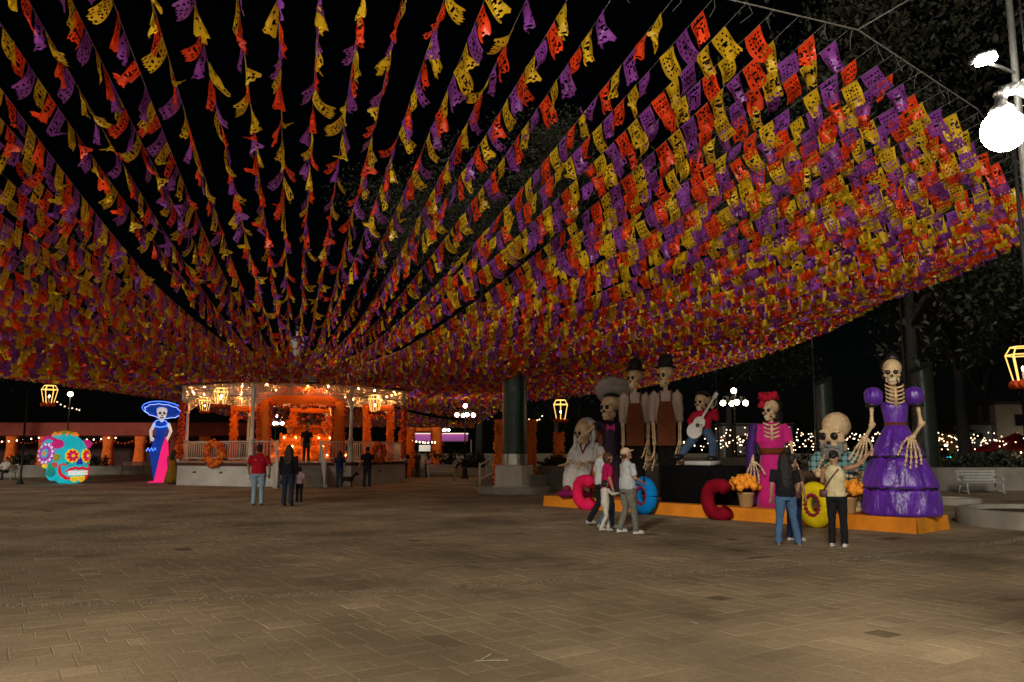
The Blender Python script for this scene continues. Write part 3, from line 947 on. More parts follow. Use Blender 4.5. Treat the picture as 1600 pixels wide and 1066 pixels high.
# ------------------------------------------------------------------ skulls, bones, hands
BONE = mat('painted_bone', (.64, .45, .25), .55, var=.30, scale=7, bump=.45, bscale=26)
BONEW = mat('white_bone', (.8, .79, .74), .5, var=.05, scale=5, bump=.1, emit=.25, ecol=(.9, .88, .8))
BLACK = mat('black_paint', (.012, .011, .011), .4)
TOOTH = mat('tooth', (.72, .64, .5), .45, var=.08)
def skull(parent, loc, h, yaw=0.0, tilt=0.0, bone=BONE, cran=1.0, jawopen=0.0, name='skull'):
    """plain carved calavera; looks along -Y before the turn"""
    M = Matrix.Translation(loc) @ Matrix.Rotation(yaw, 4, 'Z') @ Matrix.Rotation(tilt, 4, 'X') @ Matrix.Scale(h, 4)
    m = MB(); m.M = M
    m.ell((0, .06, .98 - .34 * cran), (.335 * cran, .40 * cran, .345 * cran), nu=20, nv=14)
    m.ell((0, -.14, .45), (.255, .22, .25), nu=16, nv=10)
    for s in (-1, 1):
        m.ell((s * .2, -.19, .36), (.10, .12, .075))
        m.ell((s * .13, -.27, .575), (.13, .06, .045))
        m.ell((s * .2, -.06, .22), (.05, .12, .13))
    m.ell((0, -.22, .25), (.155, .13, .11)); m.ell((0, -.19, .09 - jawopen), (.165, .16, .085)); m.ell((0, -.27, .055 - jawopen), (.09, .08, .06))
    o = m.build(name, bone, parent, voxel=.024 * h, sm=1, folds=.022 * h, foldsize=.16)
    for s in (-1, 1):
        q = MB(); q.M = M; q.ell((s * .125, -.325, .475), (.092, .055, .085)); q.build('eye_socket', BLACK, o)
    q = MB(); q.M = M; q.ell((-.025, -.36, .33), (.026, .03, .045)); q.ell((.025, -.36, .33), (.026, .03, .045)); q.build('nose_cavity', BLACK, o)
    q = MB(); q.M = M
    for zz in (.205, .155 - jawopen):
        for i in range(8):
            a = (i - 3.5) * .2
            q.rbox((.17 * math.sin(a), -.19 - .16 * math.cos(a), zz), (.036, .04, .05), .008)
    q.build('teeth', TOOTH, o)
    return o
def bone(mb, a, b, r):
    a, b = Vector(a), Vector(b)
    mb.tube([a, a.lerp(b, .08), a.lerp(b, .5), a.lerp(b, .92), b], [r * 1.5, r * 1.15, r * .8, r * 1.15, r * 1.5], 8)
    mb.ell(a, (r * 1.6,) * 3, nu=8, nv=6); mb.ell(b, (r * 1.6,) * 3, nu=8, nv=6)
def bone_hand(parent, wrist, direction, side, size, spread=1.0, mt=BONE, curl=.15):
    """five jointed bone fingers; `side` is the direction from little finger to thumb"""
    D = Vector(direction).normalized(); S = Vector(side); S = (S - D * S.dot(D)).normalized(); U = D.cross(S)
    W = Vector(wrist)
    m = MB()
    m.ell(W, (.13 * size, .1 * size, .1 * size), nu=8, nv=6)
    for i, (ln, off, sp) in enumerate(((.46, .30, .55), (.62, .19, .14), (.68, .06, .02), (.62, -.07, -.12), (.5, -.19, -.28))):
        base = W + D * (.12 if i else .05) * size + S * off * .6 * size
        dr = (D + S * sp * spread).normalized()
        mc = base + dr * (.34 if i else .22) * size + S * off * .35 * size
        bone(m, base, mc, .042 * size)
        p = mc
        for j, f in enumerate((.42, .32, .26)):
            dr = (dr + U * curl * (j + 1) * .5).normalized()
            q = p + dr * ln * f * size
            bone(m, p, q, (.042 - .005 * j) * size); p = q
    return m.build('hand', mt, parent)
def ribs(parent, z0, z1, w, dpt, y0, n=5, mt=BONE):
    m = MB()
    m.tube([(0, y0 - dpt, z0), (0, y0 - dpt * 1.05, z1)], [(w * .09, w * .05)] * 2, 8)
    for i in range(n):
        z = z1 - (z1 - z0) * (i + .3) / n
        for s in (-1, 1):
            m.tube([(s * w * .04, y0 - dpt, z), (s * w * .3, y0 - dpt * 1.02, z + .02), (s * w * .48, y0 - dpt * .8, z + .05), (s * w * .5, y0 - dpt * .4, z + .09)], [.03 * w / .5, .032 * w / .5, .03 * w / .5, .02], 7)
    return m.build('ribs', mt, parent)
def fold_wob(n, amp, ph=0.0):
    return lambda a, q: amp * (.25 + .75 * (1 - q)) * (math.sin(n * a + ph + q * 1.5) + .5 * math.sin((n * 2 + 1) * a + 2 * ph - q * 2))

# ------------------------------------------------------------------ the stage
S0 = Vector((.95, 24.1, 0)); SE = Vector((.648, -.761, 0)).normalized(); SN = Vector((.761, .648, 0)).normalized()
SANG = math.atan2(SE.y, SE.x)
def ST(u, v, z=0.0): return S0 + SE * u + SN * v + Vector((0, 0, z))
PH = .3
t = empty('stage_platform', S0, SANG, 'long low orange cloth-covered platform under the skeleton figures', 'platform')
CLOTH_O = mat('orange_cloth', (.74, .235, .008), .85, var=.18, scale=1.5, bump=.35, bscale=5)
def cloth_skirt(mb, a, b, n):
    a, b, n = Vector(a), Vector(b), Vector(n)
    cnt = max(6, int((b - a).length / .12))
    for i in range(cnt):
        pts = []
        for q in (i / cnt, (i + 1) / cnt):
            k = .015 * math.sin(q * cnt * 1.3) + .01 * math.sin(q * cnt * .47 + 1)
            p = a.lerp(b, q); pts += [p + n * (.004) + Vector((0, 0, PH - .003)), p + n * (.03 + k) + Vector((0, 0, .006))]
        mb._add(pts, [(0, 2, 3, 1)])
    return mb
m = MB(); m.box((5.35, .75, PH / 2 + .002), (10.68, 1.48, PH - .008)); m.build('deck', CLOTH_O, t, smooth=False)
m = MB(); cloth_skirt(m, (0, 0, 0), (10.7, 0, 0), (0, -1, 0)); m.build('front_cloth', CLOTH_O, t)
m = MB(); cloth_skirt(m, (10.7, 0, 0), (10.7, 1.5, 0), (1, 0, 0)); m.build('end_cloth', mat('orange_cloth_end', (.66, .25, .008), .85, var=.15, scale=1.5, bump=.35, bscale=5), t)

# big letters leaning on the platform
def letter(kind, u, col, lab, accent=None, yaw=0.0):
    p = ST(u, -.26)
    t = empty('letter_' + kind.lower(), p, SANG + yaw, lab, 'letter', 'big soft letters in front of the stage')
    mt = mat('letter_' + lab.split()[1], col, .85, var=.12, scale=8, bump=.3, spec=.15)
    m = MB(); H, W, r = .95, .80, .165
    if kind == 'O':
        n = 32
        path = [(W / 2 * .64 * math.cos(2 * math.pi * i / n), 0, H / 2 + H / 2 * .68 * math.sin(2 * math.pi * i / n)) for i in range(n + 1)]
        m.tube(path, [(.15, r)] * (n + 1), 12, cap=False, ref=(0, 1, 0)); m.M = None
        body = m.build('body', mt, t)
        q = MB()
        for i in range(16):
            a = 2 * math.pi * i / 16
            q.ell((.17 * math.cos(a), -.1, H / 2 + .22 * math.sin(a)), (.045, .06, .045), nu=8, nv=6)
        q.build('petal_ring', mat('letter_accent', accent, .8, var=.15), t)
    else:
        pts = [(.30, .70), (.20, .80), (.02, .80), (-.12, .77), (-.22, .66), (-.25, .5), (-.25, .42), (-.21, .29), (-.10, .18), (.02, .145), (.20, .145), (.30, .25)]
        m.tube([(x, 0, z) for x, z in pts], [(.15, r)] * len(pts), 12, ref=(0, 1, 0))
        body = m.build('body', mt, t)
    return t
letter('C', 1.91, (.86, .015, .10), 'big pinkish-red letter C at the left end of the stage')
letter('O', 4.05, (.0, .20, .58), 'big blue letter O with a dark red petal ring', (.25, .005, .03))
letter('C', 6.26, (.22, .001, .012), 'big darkred letter C leaning before the black box')
letter('O', 8.75, (.70, .52, .004), 'big yellow letter O with a red petal ring', (.5, .01, .01))

def pot(u, v, lab):
    t = empty('flower_pot', ST(u, v, PH), 0, lab, 'flower pot', 'pots of marigolds on the stage edge')
    m = MB(); m.lathe([(.13, 0), (.15, .03), (.19, .3), (.205, .31), (.2, .35), (.17, .34)], 18); m.build('pot', mat('tan_pot', (.42, .25, .10), .75, var=.1), t)
    m = MB()
    for i in range(58):
        a = random.uniform(0, 6.28); rr = .34 * math.sqrt(random.random())
        m.blossom((rr * math.cos(a), rr * math.sin(a), .48 + .16 * math.cos(rr * 4) + random.uniform(-.09, .07)), random.uniform(.07, .11))
    tag(m.build('blossoms', mat('paper_marigold', (.95, .33, .02), .8, var=.25, scale=20), t), kind='stuff')
pot(6.75, .22, 'pot of orange paper flowers beside the dark red letter')
pot(9.25, .16, 'pot of orange paper flowers left of the purple gown')

t = empty('black_box', ST(5.15, 1.0, PH), SANG + R(8), 'large black cloth-covered box under the guitar-playing figure', 'box')
m = MB(); m.rbox((0, 0, .47), (2.15, 1.2, .94), .03); m.build('box_body', mat('black_cloth', (.004, .004, .004), .95, var=.3, bump=.5, bscale=5, spec=.08), t)
m = MB(); m.rbox((-.1, -.1, 1.0), (.75, .6, .11), .02); m.build('white_block', mat('foam_block', (.5, .48, .44), .8), t)

CREAM = mat('cream_shirt', (.50, .40, .32), .85, var=.1, bump=.4, bscale=9)
def stripes(name, c0, c1, sc):
    m = mat(name, c0, .85)
    nt = m.node_tree; N = nt.nodes; L = nt.links
    tc = N.new('ShaderNodeTexCoord'); wv = N.new('ShaderNodeTexWave'); wv.bands_direction = 'X'; wv.inputs['Scale'].default_value = sc; wv.inputs['Distortion'].default_value = .5
    L.new(tc.outputs['Object'], wv.inputs['Vector'])
    cr = N.new('ShaderNodeValToRGB'); cr.color_ramp.elements[0].position = .62; cr.color_ramp.elements[0].color = (*c0, 1); cr.color_ramp.elements[1].position = .8; cr.color_ramp.elements[1].color = (*c1, 1)
    L.new(wv.outputs['Fac'], cr.inputs[0]); L.new(cr.outputs[0], N['Principled BSDF'].inputs['Base Color'])
    return m
STRIPE = stripes('striped_shirt', (.50, .40, .34), (.33, .2, .17), 9)
LEATHER = mat('brown_leather', (.13, .032, .008), .7, var=.2, bump=.3, spec=.15)
BLACKC = mat('black_trousers', (.009, .008, .007), .9, spec=.12, var=.3, bump=.5, bscale=6)

# two tall aproned skeletons in bowler hats
def apron_figure(u, v, lab, arm_left):
    t = empty('skeleton_figure', ST(u, v, PH), R(-12), lab, 'skeleton figure', 'giant skeleton figures on the stage')
    t.scale = (.8, .9, 1.0)
    m = MB()
    for s in (-1, 1): m.tube([(s * .16, 0, .06), (s * .15, 0, .9), (s * .13, 0, 1.75)], [(.14, .15), (.15, .16), (.2, .18)], 12)
    m.tube([(0, 0, 1.5), (0, 0, 1.75), (0, 0, 1.95)], [(.3, .2), (.33, .22), (.31, .2)], 14)
    m.build('trousers', BLACKC, t, voxel=.035, folds=.05, foldsize=.15)
    for s in (-1, 1):
        q = MB(); q.ell((s * .17, -.09, .06), (.1, .2, .08)); q.build('shoe', mat('pale_shoe', (.3, .25, .2), .5), t)
    m = MB(); m.tube([(0, 0, 1.85), (0, 0, 2.3), (0, 0, 2.75), (0, 0, 2.92)], [(.3, .2), (.33, .22), (.36, .21), (.2, .13)], 16)
    for s in (-1, 1): m.tube([(s * .3, 0, 2.86), (s * .42, 0, 2.75), (s * .45, -.02, 2.4), (s * .44, -.03, 2.08)], [(.13, .13), (.14, .14), (.125, .125), (.12, .12)], 10)
    m.build('shirt', STRIPE, t, voxel=.03, folds=.04, foldsize=.12)
    m = MB(); out = [(-.3, 1.45), (.3, 1.45), (.3, 2.2), (.2, 2.62), (-.2, 2.62), (-.3, 2.2)]
    m.prism(out, (1, 0, 0), (0, 0, 1), (0, 1, 0), (0, -.235, 0), .02)
    for s in (-1, 1): m.tube([(s * .18, -.235, 2.6), (s * .2, -.2, 2.85), (s * .2, 0, 2.94)], .025, 5)
    m.build('apron', LEATHER, t, smooth=False)
    m = MB(); m.tube([(0, 0, 2.88), (0, -.01, 3.1)], .075, 8); m.build('neck', BONE, t)
    skull(t, (0, .02, 3.0), .68, R(-35))
    m = MB(); m.lathe([(.36, 0), (.37, .02), (.25, .04), (.245, .12), (.24, .24), (.17, .33), (.06, .36)], 24, (0.02, .04, 3.54)); m.build('bowler_hat', mat('felt_black', (.014, .012, .012), .8), t)
    for s in (-1, 1):
        m = MB(); el = Vector((s * .44, -.03, 2.1)); wr = Vector((s * .42, -.18, 1.5)) if s > 0 or not arm_left else Vector((s * .40, -.22, 1.5))
        bone(m, el + Vector((.03, 0, 0)), wr + Vector((.03, 0, 0)), .03); bone(m, el - Vector((.03, 0, 0)), wr - Vector((.03, 0, 0)), .026); m.build('forearm', BONE, t)
        bone_hand(t, wr, (0, -.1, -1), (0, -1, 0) if s < 0 else (-.4, -1, 0), .62)
    return t
apron_figure(2.95, .75, 'tall skeleton in bowler hat and brown apron, nearer the seated figure', False)
apron_figure(4.03, .75, 'tall skeleton in bowler hat and brown apron, beside the black box', True)

# sombrero musician behind the seated figure
t = empty('skeleton_figure', ST(1.62, 1.2, PH), R(-10), 'grinning skeleton in a wide grey sombrero behind the seated figure', 'skeleton figure', 'giant skeleton figures on the stage')
m = MB()
for s in (-1, 1): m.tube([(s * .13, 0, .05), (s * .14, 0, 1.2)], [(.13, .13), (.17, .16)], 10)
m.tube([(0, 0, 1.1), (0, 0, 1.7), (0, 0, 2.05), (0, 0, 2.2)], [(.25, .18), (.27, .2), (.33, .2), (.14, .1)], 14)
m.tube([(.26, 0, 2.1), (.42, -.05, 1.75), (.5, -.2, 1.55)], .11, 8); m.tube([(-.26, 0, 2.1), (-.5, -.1, 2.02)], .11, 8)
m.build('suit', mat('dark_suit', (.02, .008, .03), .35, var=.5, scale=30, bump=.6, bscale=60), t, voxel=.03)
m = MB(); m.prism([(0, 0), (.12, .1), (.12, -.12), (0, -.03), (-.12, -.12), (-.12, .1)], (1, 0, 0), (0, 0, 1), (0, 1, 0), (0, -.22, 2.0), .06); m.build('bow_tie', mat('hot_pink', (.75, .02, .28), .7), t, smooth=False)
m = MB(); m.tube([(0, 0, 2.1), (0, 0, 2.4)], .07, 8); m.build('neck', BONE, t)
skull(t, (0, 0, 2.2), .80, R(-42))
m = MB(); m.ell((.02, .1, 2.88), (.27, .3, .15)); m.ell((.05, .2, 2.68), (.28, .2, .24)); m.build('hair', BLACK, t, voxel=.03)
m = MB(); RM = Matrix.Translation((.12, .2, 2.98)) @ Matrix.Rotation(R(-35), 4, 'Z') @ Matrix.Rotation(R(-38), 4, 'X') @ Matrix.Rotation(R(-16), 4, 'Y'); m.M = RM
m.lathe([(.02, .0), (.5, -.03), (.6, .05), (.63, .14), (.58, .1), (.45, .03), (.25, .05), (.22, .3), (.13, .46), (.02, .48)], 28, wob=lambda a, q: .03 * math.sin(9 * a)); m.build('sombrero', mat('grey_felt', (.36, .33, .31), .9, var=.15, bump=.3), t)
m = MB(); bone(m, (.48, -.15, 1.55), (.95, -.5, 1.75), .035); m.build('forearm', BONE, t); m = MB(); bone(m, (-.5, -.1, 2.02), (-.72, -.12, 1.82), .05); m.build('forearm', BONE, t)
bone_hand(t, (.95, -.5, 1.75), (1, -.2, .3), (0, 0, 1), .35); bone_hand(t, (-.72, -.12, 1.82), (-.2, -.5, -.8), (1, 0, 0), .34)

# seated white-haired figure in an orange armchair
t = empty('armchair', ST(.95, .8, PH), R(-32), 'high-backed orange armchair at the left end of the stage', 'armchair')
OC = mat('orange_leather', (.42, .11, .025), .7, var=.2, bump=.3)
m = MB(); m.prism([(-.42, .5), (.42, .5), (.46, 1.6), (.4, 2.05), (.2, 2.2), (-.2, 2.2), (-.4, 2.05), (-.46, 1.6)], (1, 0, 0), (0, 0, 1), (0, 1, 0), (0, .42, 0), .2); m.build('backrest', OC, t, smooth=False)
m = MB(); m.rbox((0, .05, .42), (.86, .8, .62), .06); m.build('seat', mat('brown_seat', (.22, .11, .06), .7), t)
for s in (-1, 1):
    m = MB(); m.prism([(-.45, .15), (.35, .15), (.35, 1.45), (.1, 1.0), (-.4, .92)], (0, 1, 0), (0, 0, 1), (1, 0, 0), (s * .46, 0, 0), .1); m.build('armrest', OC, t, smooth=False)
m = MB(); m.rbox((0, -.75, .1), (.9, .6, .2), .09); m.build('footrest', mat('magenta_cushion', (.25, .005, .09), .85, var=.2), t)
t = empty('skeleton_figure', ST(.95, .8, PH), R(-32), 'white-haired skeleton in a white dress seated in the armchair', 'skeleton figure', 'giant skeleton figures on the stage')
m = MB()
m.tube([(0, .1, .72), (0, .08, 1.1), (0, .1, 1.5), (0, .1, 1.62)], [(.36, .26), (.34, .26), (.33, .22), (.15, .12)], 14)
for s in (-1, 1):
    m.tube([(s * .18, .05, .78), (s * .2, -.5, .82), (s * .2, -.6, .6), (s * .22, -.62, .12)], [(.22, .2), (.22, .2), (.22, .2), (.2, .16)], 12)
    m.tube([(s * .28, .1, 1.5), (s * .42, -.02, 1.2), (s * .4, -.2, 1.02)], [.14, .14, .12], 10)
m.build('dress', mat('white_dress', (.62, .59, .55), .85, var=.08, bump=.6, bscale=5), t, voxel=.03, folds=.05, foldsize=.1)
m = MB(); m.tube([(-.16, -.1, 1.6), (0, -.2, 1.25), (.16, -.1, 1.6)], .035, 6); m.build('red_ribbon', mat('dark_red_ribbon', (.2, .01, .015), .8), t)
skull(t, (0, -.02, 1.55), .68, R(-25), R(10))
m = MB(); m.ell((0, .12, 2.05), (.30, .3, .26)); m.ell((0, .2, 1.8), (.31, .22, .3))
for s in (-1, 1): m.tube([(s * .26, .02, 2.0), (s * .3, -.05, 1.7), (s * .28, -.12, 1.35)], [.08, .07, .045], 8)
m.build('hair', mat('white_hair', (.60, .57, .53), .8, var=.15, bump=.8, bscale=14), t, voxel=.03)
for s in (-1, 1):
    m = MB(); bone(m, (s * .4, -.18, 1.03), (s * .3, -.52, .98), .04); m.build('forearm', BONE, t); bone_hand(t, (s * .3, -.52, .98), (-.1 * s, -1, -.25), (-s, 0, .2), .4)
    m = MB(); m.ell((s * .2, -.78, .24), (.11, .2, .1)); m.build('slipper', mat('red_slipper', (.3, .02, .03), .8), t)

# guitar player on the box
bx = ST(5.05, .95, 0)
t = empty('skeleton_figure', (bx.x, bx.y, 1.37), R(-20), 'black-haired skeleton in a red shirt strumming a white guitar on the box', 'skeleton figure', 'giant skeleton figures on the stage')
RED = mat('red_shirt', (.50, .005, .035), .85, var=.15, bump=.4, bscale=8)
JEAN = mat('denim', (.055, .10, .18), .9, var=.25, scale=10, bump=.3, bscale=40)
m = MB(); m.tube([(.1, 0, .75), (.26, -.1, .45), (.22, .02, .1)], [(.14, .14), (.12, .12), (.1, .1)], 10); m.tube([(-.1, 0, .75), (-.3, -.25, .45), (-.52, -.3, .16)], [(.14, .14), (.12, .12), (.1, .1)], 10); m.tube([(0, 0, .66), (0, 0, .86)], [(.2, .15), (.2, .15)], 10); m.build('jeans', JEAN, t, voxel=.024, folds=.025)
m = MB(); m.tube([(0, 0, .8), (.02, 0, 1.1), (.03, 0, 1.24), (.03, 0, 1.3)], [(.21, .16), (.23, .17), (.22, .15), (.09, .08)], 12)
m.tube([(.18, 0, 1.2), (.36, -.08, 1.08), (.33, -.2, 1.28)], [.095, .1, .09], 9); m.tube([(-.16, 0, 1.2), (-.3, -.1, 1.0), (-.24, -.2, .88)], [.095, .09, .08], 9); m.build('shirt', RED, t, voxel=.024, folds=.025)
for a in ((-.6, -.36, .06), (.22, -.06, .02)):
    m = MB(); m.ell((a[0], a[1], a[2] + .02), (.13, .17, .08), Matrix.Rotation(R(-40), 3, 'Z')); m.build('shoe', BLACK, t)
skull(t, (0, -.02, 1.26), .5, R(-30))
m = MB(); m.ell((.02, .06, 1.66), (.2, .22, .14)); m.ell((.06, .14, 1.52), (.19, .14, .17)); m.build('hair', BLACK, t, voxel=.024)
bone_hand(t, (.28, -.24, 1.33), (-.2, -.3, .9), (1, 0, 0), .26); bone_hand(t, (-.22, -.24, .86), (.8, -.3, -.1), (0, 0, 1), .26)
GM = Matrix.Translation((-.1, -.27, .88)) @ Matrix.Rotation(R(-30), 4, 'Y') if False else Matrix.Translation((-.12, -.27, .84)) @ Matrix.Rotation(R(32), 4, 'Y')
t = empty('guitar', (bx.x, bx.y, 1.37), R(-20), 'white guitar in the hands of the figure on the black box', 'guitar')
m = MB(); m.M = GM
out = []
for i in range(28):
    a = 2 * math.pi * i / 28; z = .3 * math.sin(a); w = .2 * abs(math.cos(a)) ** .7 * (1 - .28 * math.exp(-((z - .05) / .08) ** 2)) * (1 - .28 * max(0, z / .3)); out.append((math.copysign(w, math.cos(a)), z))
m.prism(out, (1, 0, 0), (0, 0, 1), (0, 1, 0), (0, 0, 0), .09); m.build('guitar_body', mat('white_lacquer', (.68, .66, .6), .35, var=.06), t, smooth=False)
m = MB(); m.M = GM; m.rbox((0, -.05, .58), (.06, .03, .62), .008); m.rbox((0, -.04, .95), (.1, .03, .16), .01); m.build('neck', mat('white_lacquer2', (.6, .58, .52), .4), t, smooth=False)
m = MB(); m.M = GM; m.lathe([(.055, 0), (.055, .01)], 16); m.v = m.v; 
m2 = MB(); m2.M = GM @ Matrix.Translation((0, -.05, .06)) @ Matrix.Rotation(R(90), 4, 'X'); m2.lathe([(.055, 0), (.055, .008)], 16); m2.build('sound_hole', BLACK, t, smooth=False)

# pink-gowned skeleton
t = empty('skeleton_figure', ST(7.1, .85, PH), R(-15), 'skeleton in a magenta dress with red flowers in its black hair', 'skeleton figure', 'giant skeleton figures on the stage')
PINK = mat('magenta_cloth', (.52, .004, .17), .8, var=.12, scale=3, bump=.35, bscale=6, sheen=.2)
PURP = mat('dark_purple_cloth', (.05, .01, .13), .8, var=.15)
m = MB(); m.lathe([(.43, 0), (.40, .3), (.34, .8), (.28, 1.15), (.25, 1.3)], 40, wob=fold_wob(7, .035), sy=.85); m.build('skirt', PINK, t)
m = MB(); m.tube([(0, 0, 1.25), (0, 0, 1.55), (0, 0, 1.85), (0, 0, 1.98)], [(.27, .2), (.30, .22), (.35, .21), (.17, .13)], 16)
for s in (-1, 1): m.tube([(s * .26, 0, 1.92), (s * .36, -.02, 1.78), (s * .4, -.05, 1.5)], [.1, .1, .095], 10)
m.build('blouse', PINK, t, voxel=.03, folds=.03)
m = MB(); m.tube([(-.38, .05, 1.95), (-.48, 0, 1.4), (-.5, .0, .7), (-.52, 0, .05)], [(.12, .2), (.13, .24), (.13, .26), (.14, .28)], 12); m.build('shawl', PURP, t, voxel=.035)
m = MB(); m.lathe([(.285, 1.22), (.295, 1.3), (.285, 1.38)], 28, sy=.8); m.build('sash', LEATHER, t)
ribs(t, 1.55, 1.93, .34, .22, 0, 4)
m = MB(); m.tube([(0, 0, 1.9), (0, -.02, 2.1)], .06, 8); m.build('neck', BONE, t)
skull(t, (0, -.02, 2.02), .52, R(-38))
m = MB(); m.ell((.05, .14, 2.42), (.24, .2, .2)); m.ell((.1, .2, 2.15), (.2, .17, .28)); m.build('hair', BLACK, t, voxel=.03)
m = MB()
for i in range(16): m.blossom((random.uniform(-.2, .14), random.uniform(-.12, .1), 2.58 + random.uniform(-.05, .07)), .09)
for i in range(5): m.blossom((-.2 + random.uniform(-.04, .04), -.1, 2.45 + random.uniform(-.08, .04)), .06)
tag(m.build('hair_flowers', mat('red_petals', (.5, .004, .03), .8, var=.25), t), kind='stuff')
for s, el, wr, sz in ((-1, (-.44, -.1, 1.5), (-.46, -.25, 1.05), .46), (1, (.42, -.08, 1.52), (.46, -.16, 1.12), .35)):
    m = MB(); bone(m, el, wr, .035); m.build('forearm', BONE, t); bone_hand(t, wr, (0, -.1, -1), (s * -1, -.3, 0), sz)

# crouching bearded skeleton
t = empty('skeleton_figure', ST(8.74, .85, PH), R(-22), 'crouching bald skeleton with a grey beard and teal plaid shirt', 'skeleton figure', 'giant skeleton figures on the stage')
PALE = mat('pale_puppet_skin', (.60, .42, .22), .6, var=.12)
m = MB(); m.ell((0, .05, .4), (.4, .34, .36)); 
for s in (-1, 1): m.tube([(s * .25, .0, .3), (s * .36, -.35, .42), (s * .3, -.45, .08)], [.17, .15, .12], 10); m.ell((s * .3, -.55, .08), (.13, .24, .09))
m.build('legs', PALE, t, voxel=.035)
m = MB(); m.tube([(0, .05, .7), (0, .02, 1.0), (0, 0, 1.25), (0, 0, 1.32)], [(.36, .28), (.42, .3), (.40, .28), (.18, .15)], 16)
for s in (-1, 1): m.tube([(s * .34, 0, 1.22), (s * .48, -.1, 1.0), (s * .48, -.15, .85)], [.16, .17, .16], 10)
m.build('plaid_shirt', plaid_mat(), t, voxel=.03, folds=.04, foldsize=.12)
o = skull(t, (0, -.08, 1.2), .98, R(-28), R(6), cran=.9)
m = MB(); m.M = Matrix.Translation((0, -.08, 1.2)) @ Matrix.Scale(.92, 4) @ Matrix.Rotation(R(-28), 4, 'Z') @ Matrix.Rotation(R(6), 4, 'X')
for i in range(44):
    a = random.uniform(-1.35, 1.35); z = random.uniform(.0, .16) if abs(a) < .9 else random.uniform(.05, .36)
    m.ell((.26 * math.sin(a), -.17 - .25 * math.cos(a), z), (.06, .05, .085), nu=7, nv=5)
for i in range(10): m.ell(((i - 4.5) * .045, -.45 + abs(i - 4.5) * .012, .30 - abs(i - 4.5) * .012), (.05, .04, .035), nu=7, nv=5)
m.build('beard', mat('grey_beard', (.2, .2, .19), .9, var=.3, bump=.8, bscale=30), t, voxel=.022, sm=1)
for s, el, wr, dr in ((-1, (-.48, -.2, .88), (-.42, -.45, .8), (.4, -.4, .15)), (1, (.48, -.16, .88), (.5, -.3, .62), (-.5, -.6, 0))):
    m = MB(); bone(m, el, wr, .05); m.build('forearm', BONE, t); bone_hand(t, wr, dr, (0, 0, 1), .55)

# tall purple-gowned skeleton
t = empty('skeleton_figure', ST(10.08, .78, PH), R(-14), 'tall skeleton in a shiny purple satin gown at the right end of the stage', 'skeleton figure', 'giant skeleton figures on the stage')
t.scale = (.95, .93, .97)
SATIN = mat('purple_satin', (.10, .014, .33), .36, var=.3, scale=3, bump=.5, bscale=3.2, spec=.7, sheen=.1, stretch=(2.6, 2.6, 1.0), bdist=.09)
gown_wob = lambda ph: (lambda a, q: .030 * math.sin(7 * a + ph * 3 + 2.5 * q) + .026 * math.sin(13 * a - ph * 5 - 3 * q) + .018 * math.sin(23 * a + ph + 4 * q) + .012 * math.sin(37 * a + 2 * ph - 5 * q))
m = MB(); prof = [(.80, 0.01), (.80, .08), (.79, .16), (.785, .24), (.77, .32), (.76, .40), (.75, .48), (.735, .56)]
m.lathe(prof, 90, wob=gown_wob(.3)); m.build('lower_tier', SATIN, t)
m = MB(); m.lathe([(.745, .56), (.735, .64), (.71, .74), (.685, .84), (.65, .94), (.61, 1.04), (.57, 1.13), (.535, 1.22)], 90, wob=gown_wob(1.3)); m.build('middle_tier', SATIN, t)
m = MB(); m.lathe([(.54, 1.22), (.51, 1.3), (.47, 1.4), (.42, 1.5), (.37, 1.62), (.315, 1.72), (.265, 1.82), (.22, 1.9)], 90, wob=gown_wob(2.0)); m.build('upper_tier', SATIN, t)
for z, r in ((.565, .755), (1.225, .55)):
    m = MB(); m.tube([((r + .012 * math.sin(k * 1.3)) * math.cos(k * R(6)), (r + .012 * math.sin(k * 1.3)) * math.sin(k * R(6)), z + .014 * math.sin(k * 1.9)) for k in range(61)], .02, 6, cap=False); m.build('black_ruffle', BLACK, t)
m = MB(); m.tube([(0, 0, 1.86), (0, 0, 2.1), (0, 0, 2.32), (0, 0, 2.4)], [(.215, .17), (.25, .19), (.29, .2), (.24, .16)], 18); m.build('bodice', SATIN, t, voxel=.03)
m = MB(); m.lathe([(.23, 1.80), (.245, 1.88), (.24, 1.96)], 28, sy=.82); m.build('belt', LEATHER, t)
for s in (-1, 1):
    m = MB(); m.lathe([(.11, -.2), (.17, -.14), (.195, -.02), (.185, .1), (.13, .17), (.05, .2)], 36, (s * .42, 0, 2.53), wob=fold_wob(9, .07, s))
    mm = m.build('puff_sleeve', SATIN, t); m = MB(); m.lathe([(.13, 0), (.14, .05), (.12, .1)], 16, (s * .47, 0, 2.30)); m.build('cuff', BLACK, mm)
ribs(t, 2.3, 2.72, .36, .2, 0, 5)
m = MB(); m.tube([(0, .02, 2.4), (0, .02, 2.75), (0, 0, 2.85)], [.1, .07, .06], 8); m.build('spine', BONE, t)
skull(t, (0, 0, 2.76), .60, R(-14))
m = MB(); m.ell((.03, .16, 3.18), (.26, .22, .22)); m.ell((.05, .22, 3.0), (.24, .17, .22)); m.ell((0.04, .12, 3.38), (.15, .14, .12)); m.build('hair', BLACK, t, voxel=.03)
for s, el, wr, dr in ((-1, (-.5, -.05, 1.9), (-.72, -.35, 1.62), (-.35, -.25, -1)), (1, (.5, -.1, 1.92), (.2, -.52, 1.62), (-.05, -.25, -1))):
    m = MB(); bone(m, (s * .47, 0, 2.34), el, .045); m.build('upper_arm', BONE, t)
    m = MB(); bone(m, el, wr, .035); bone(m, Vector(el) + Vector((.04, 0, .02)), Vector(wr) + Vector((.04, 0, .03)), .03); m.build('forearm', BONE, t)
    bone_hand(t, wr, dr, (s * -.4 - .7 * (s > 0), -.3, 0), .56, spread=.7)

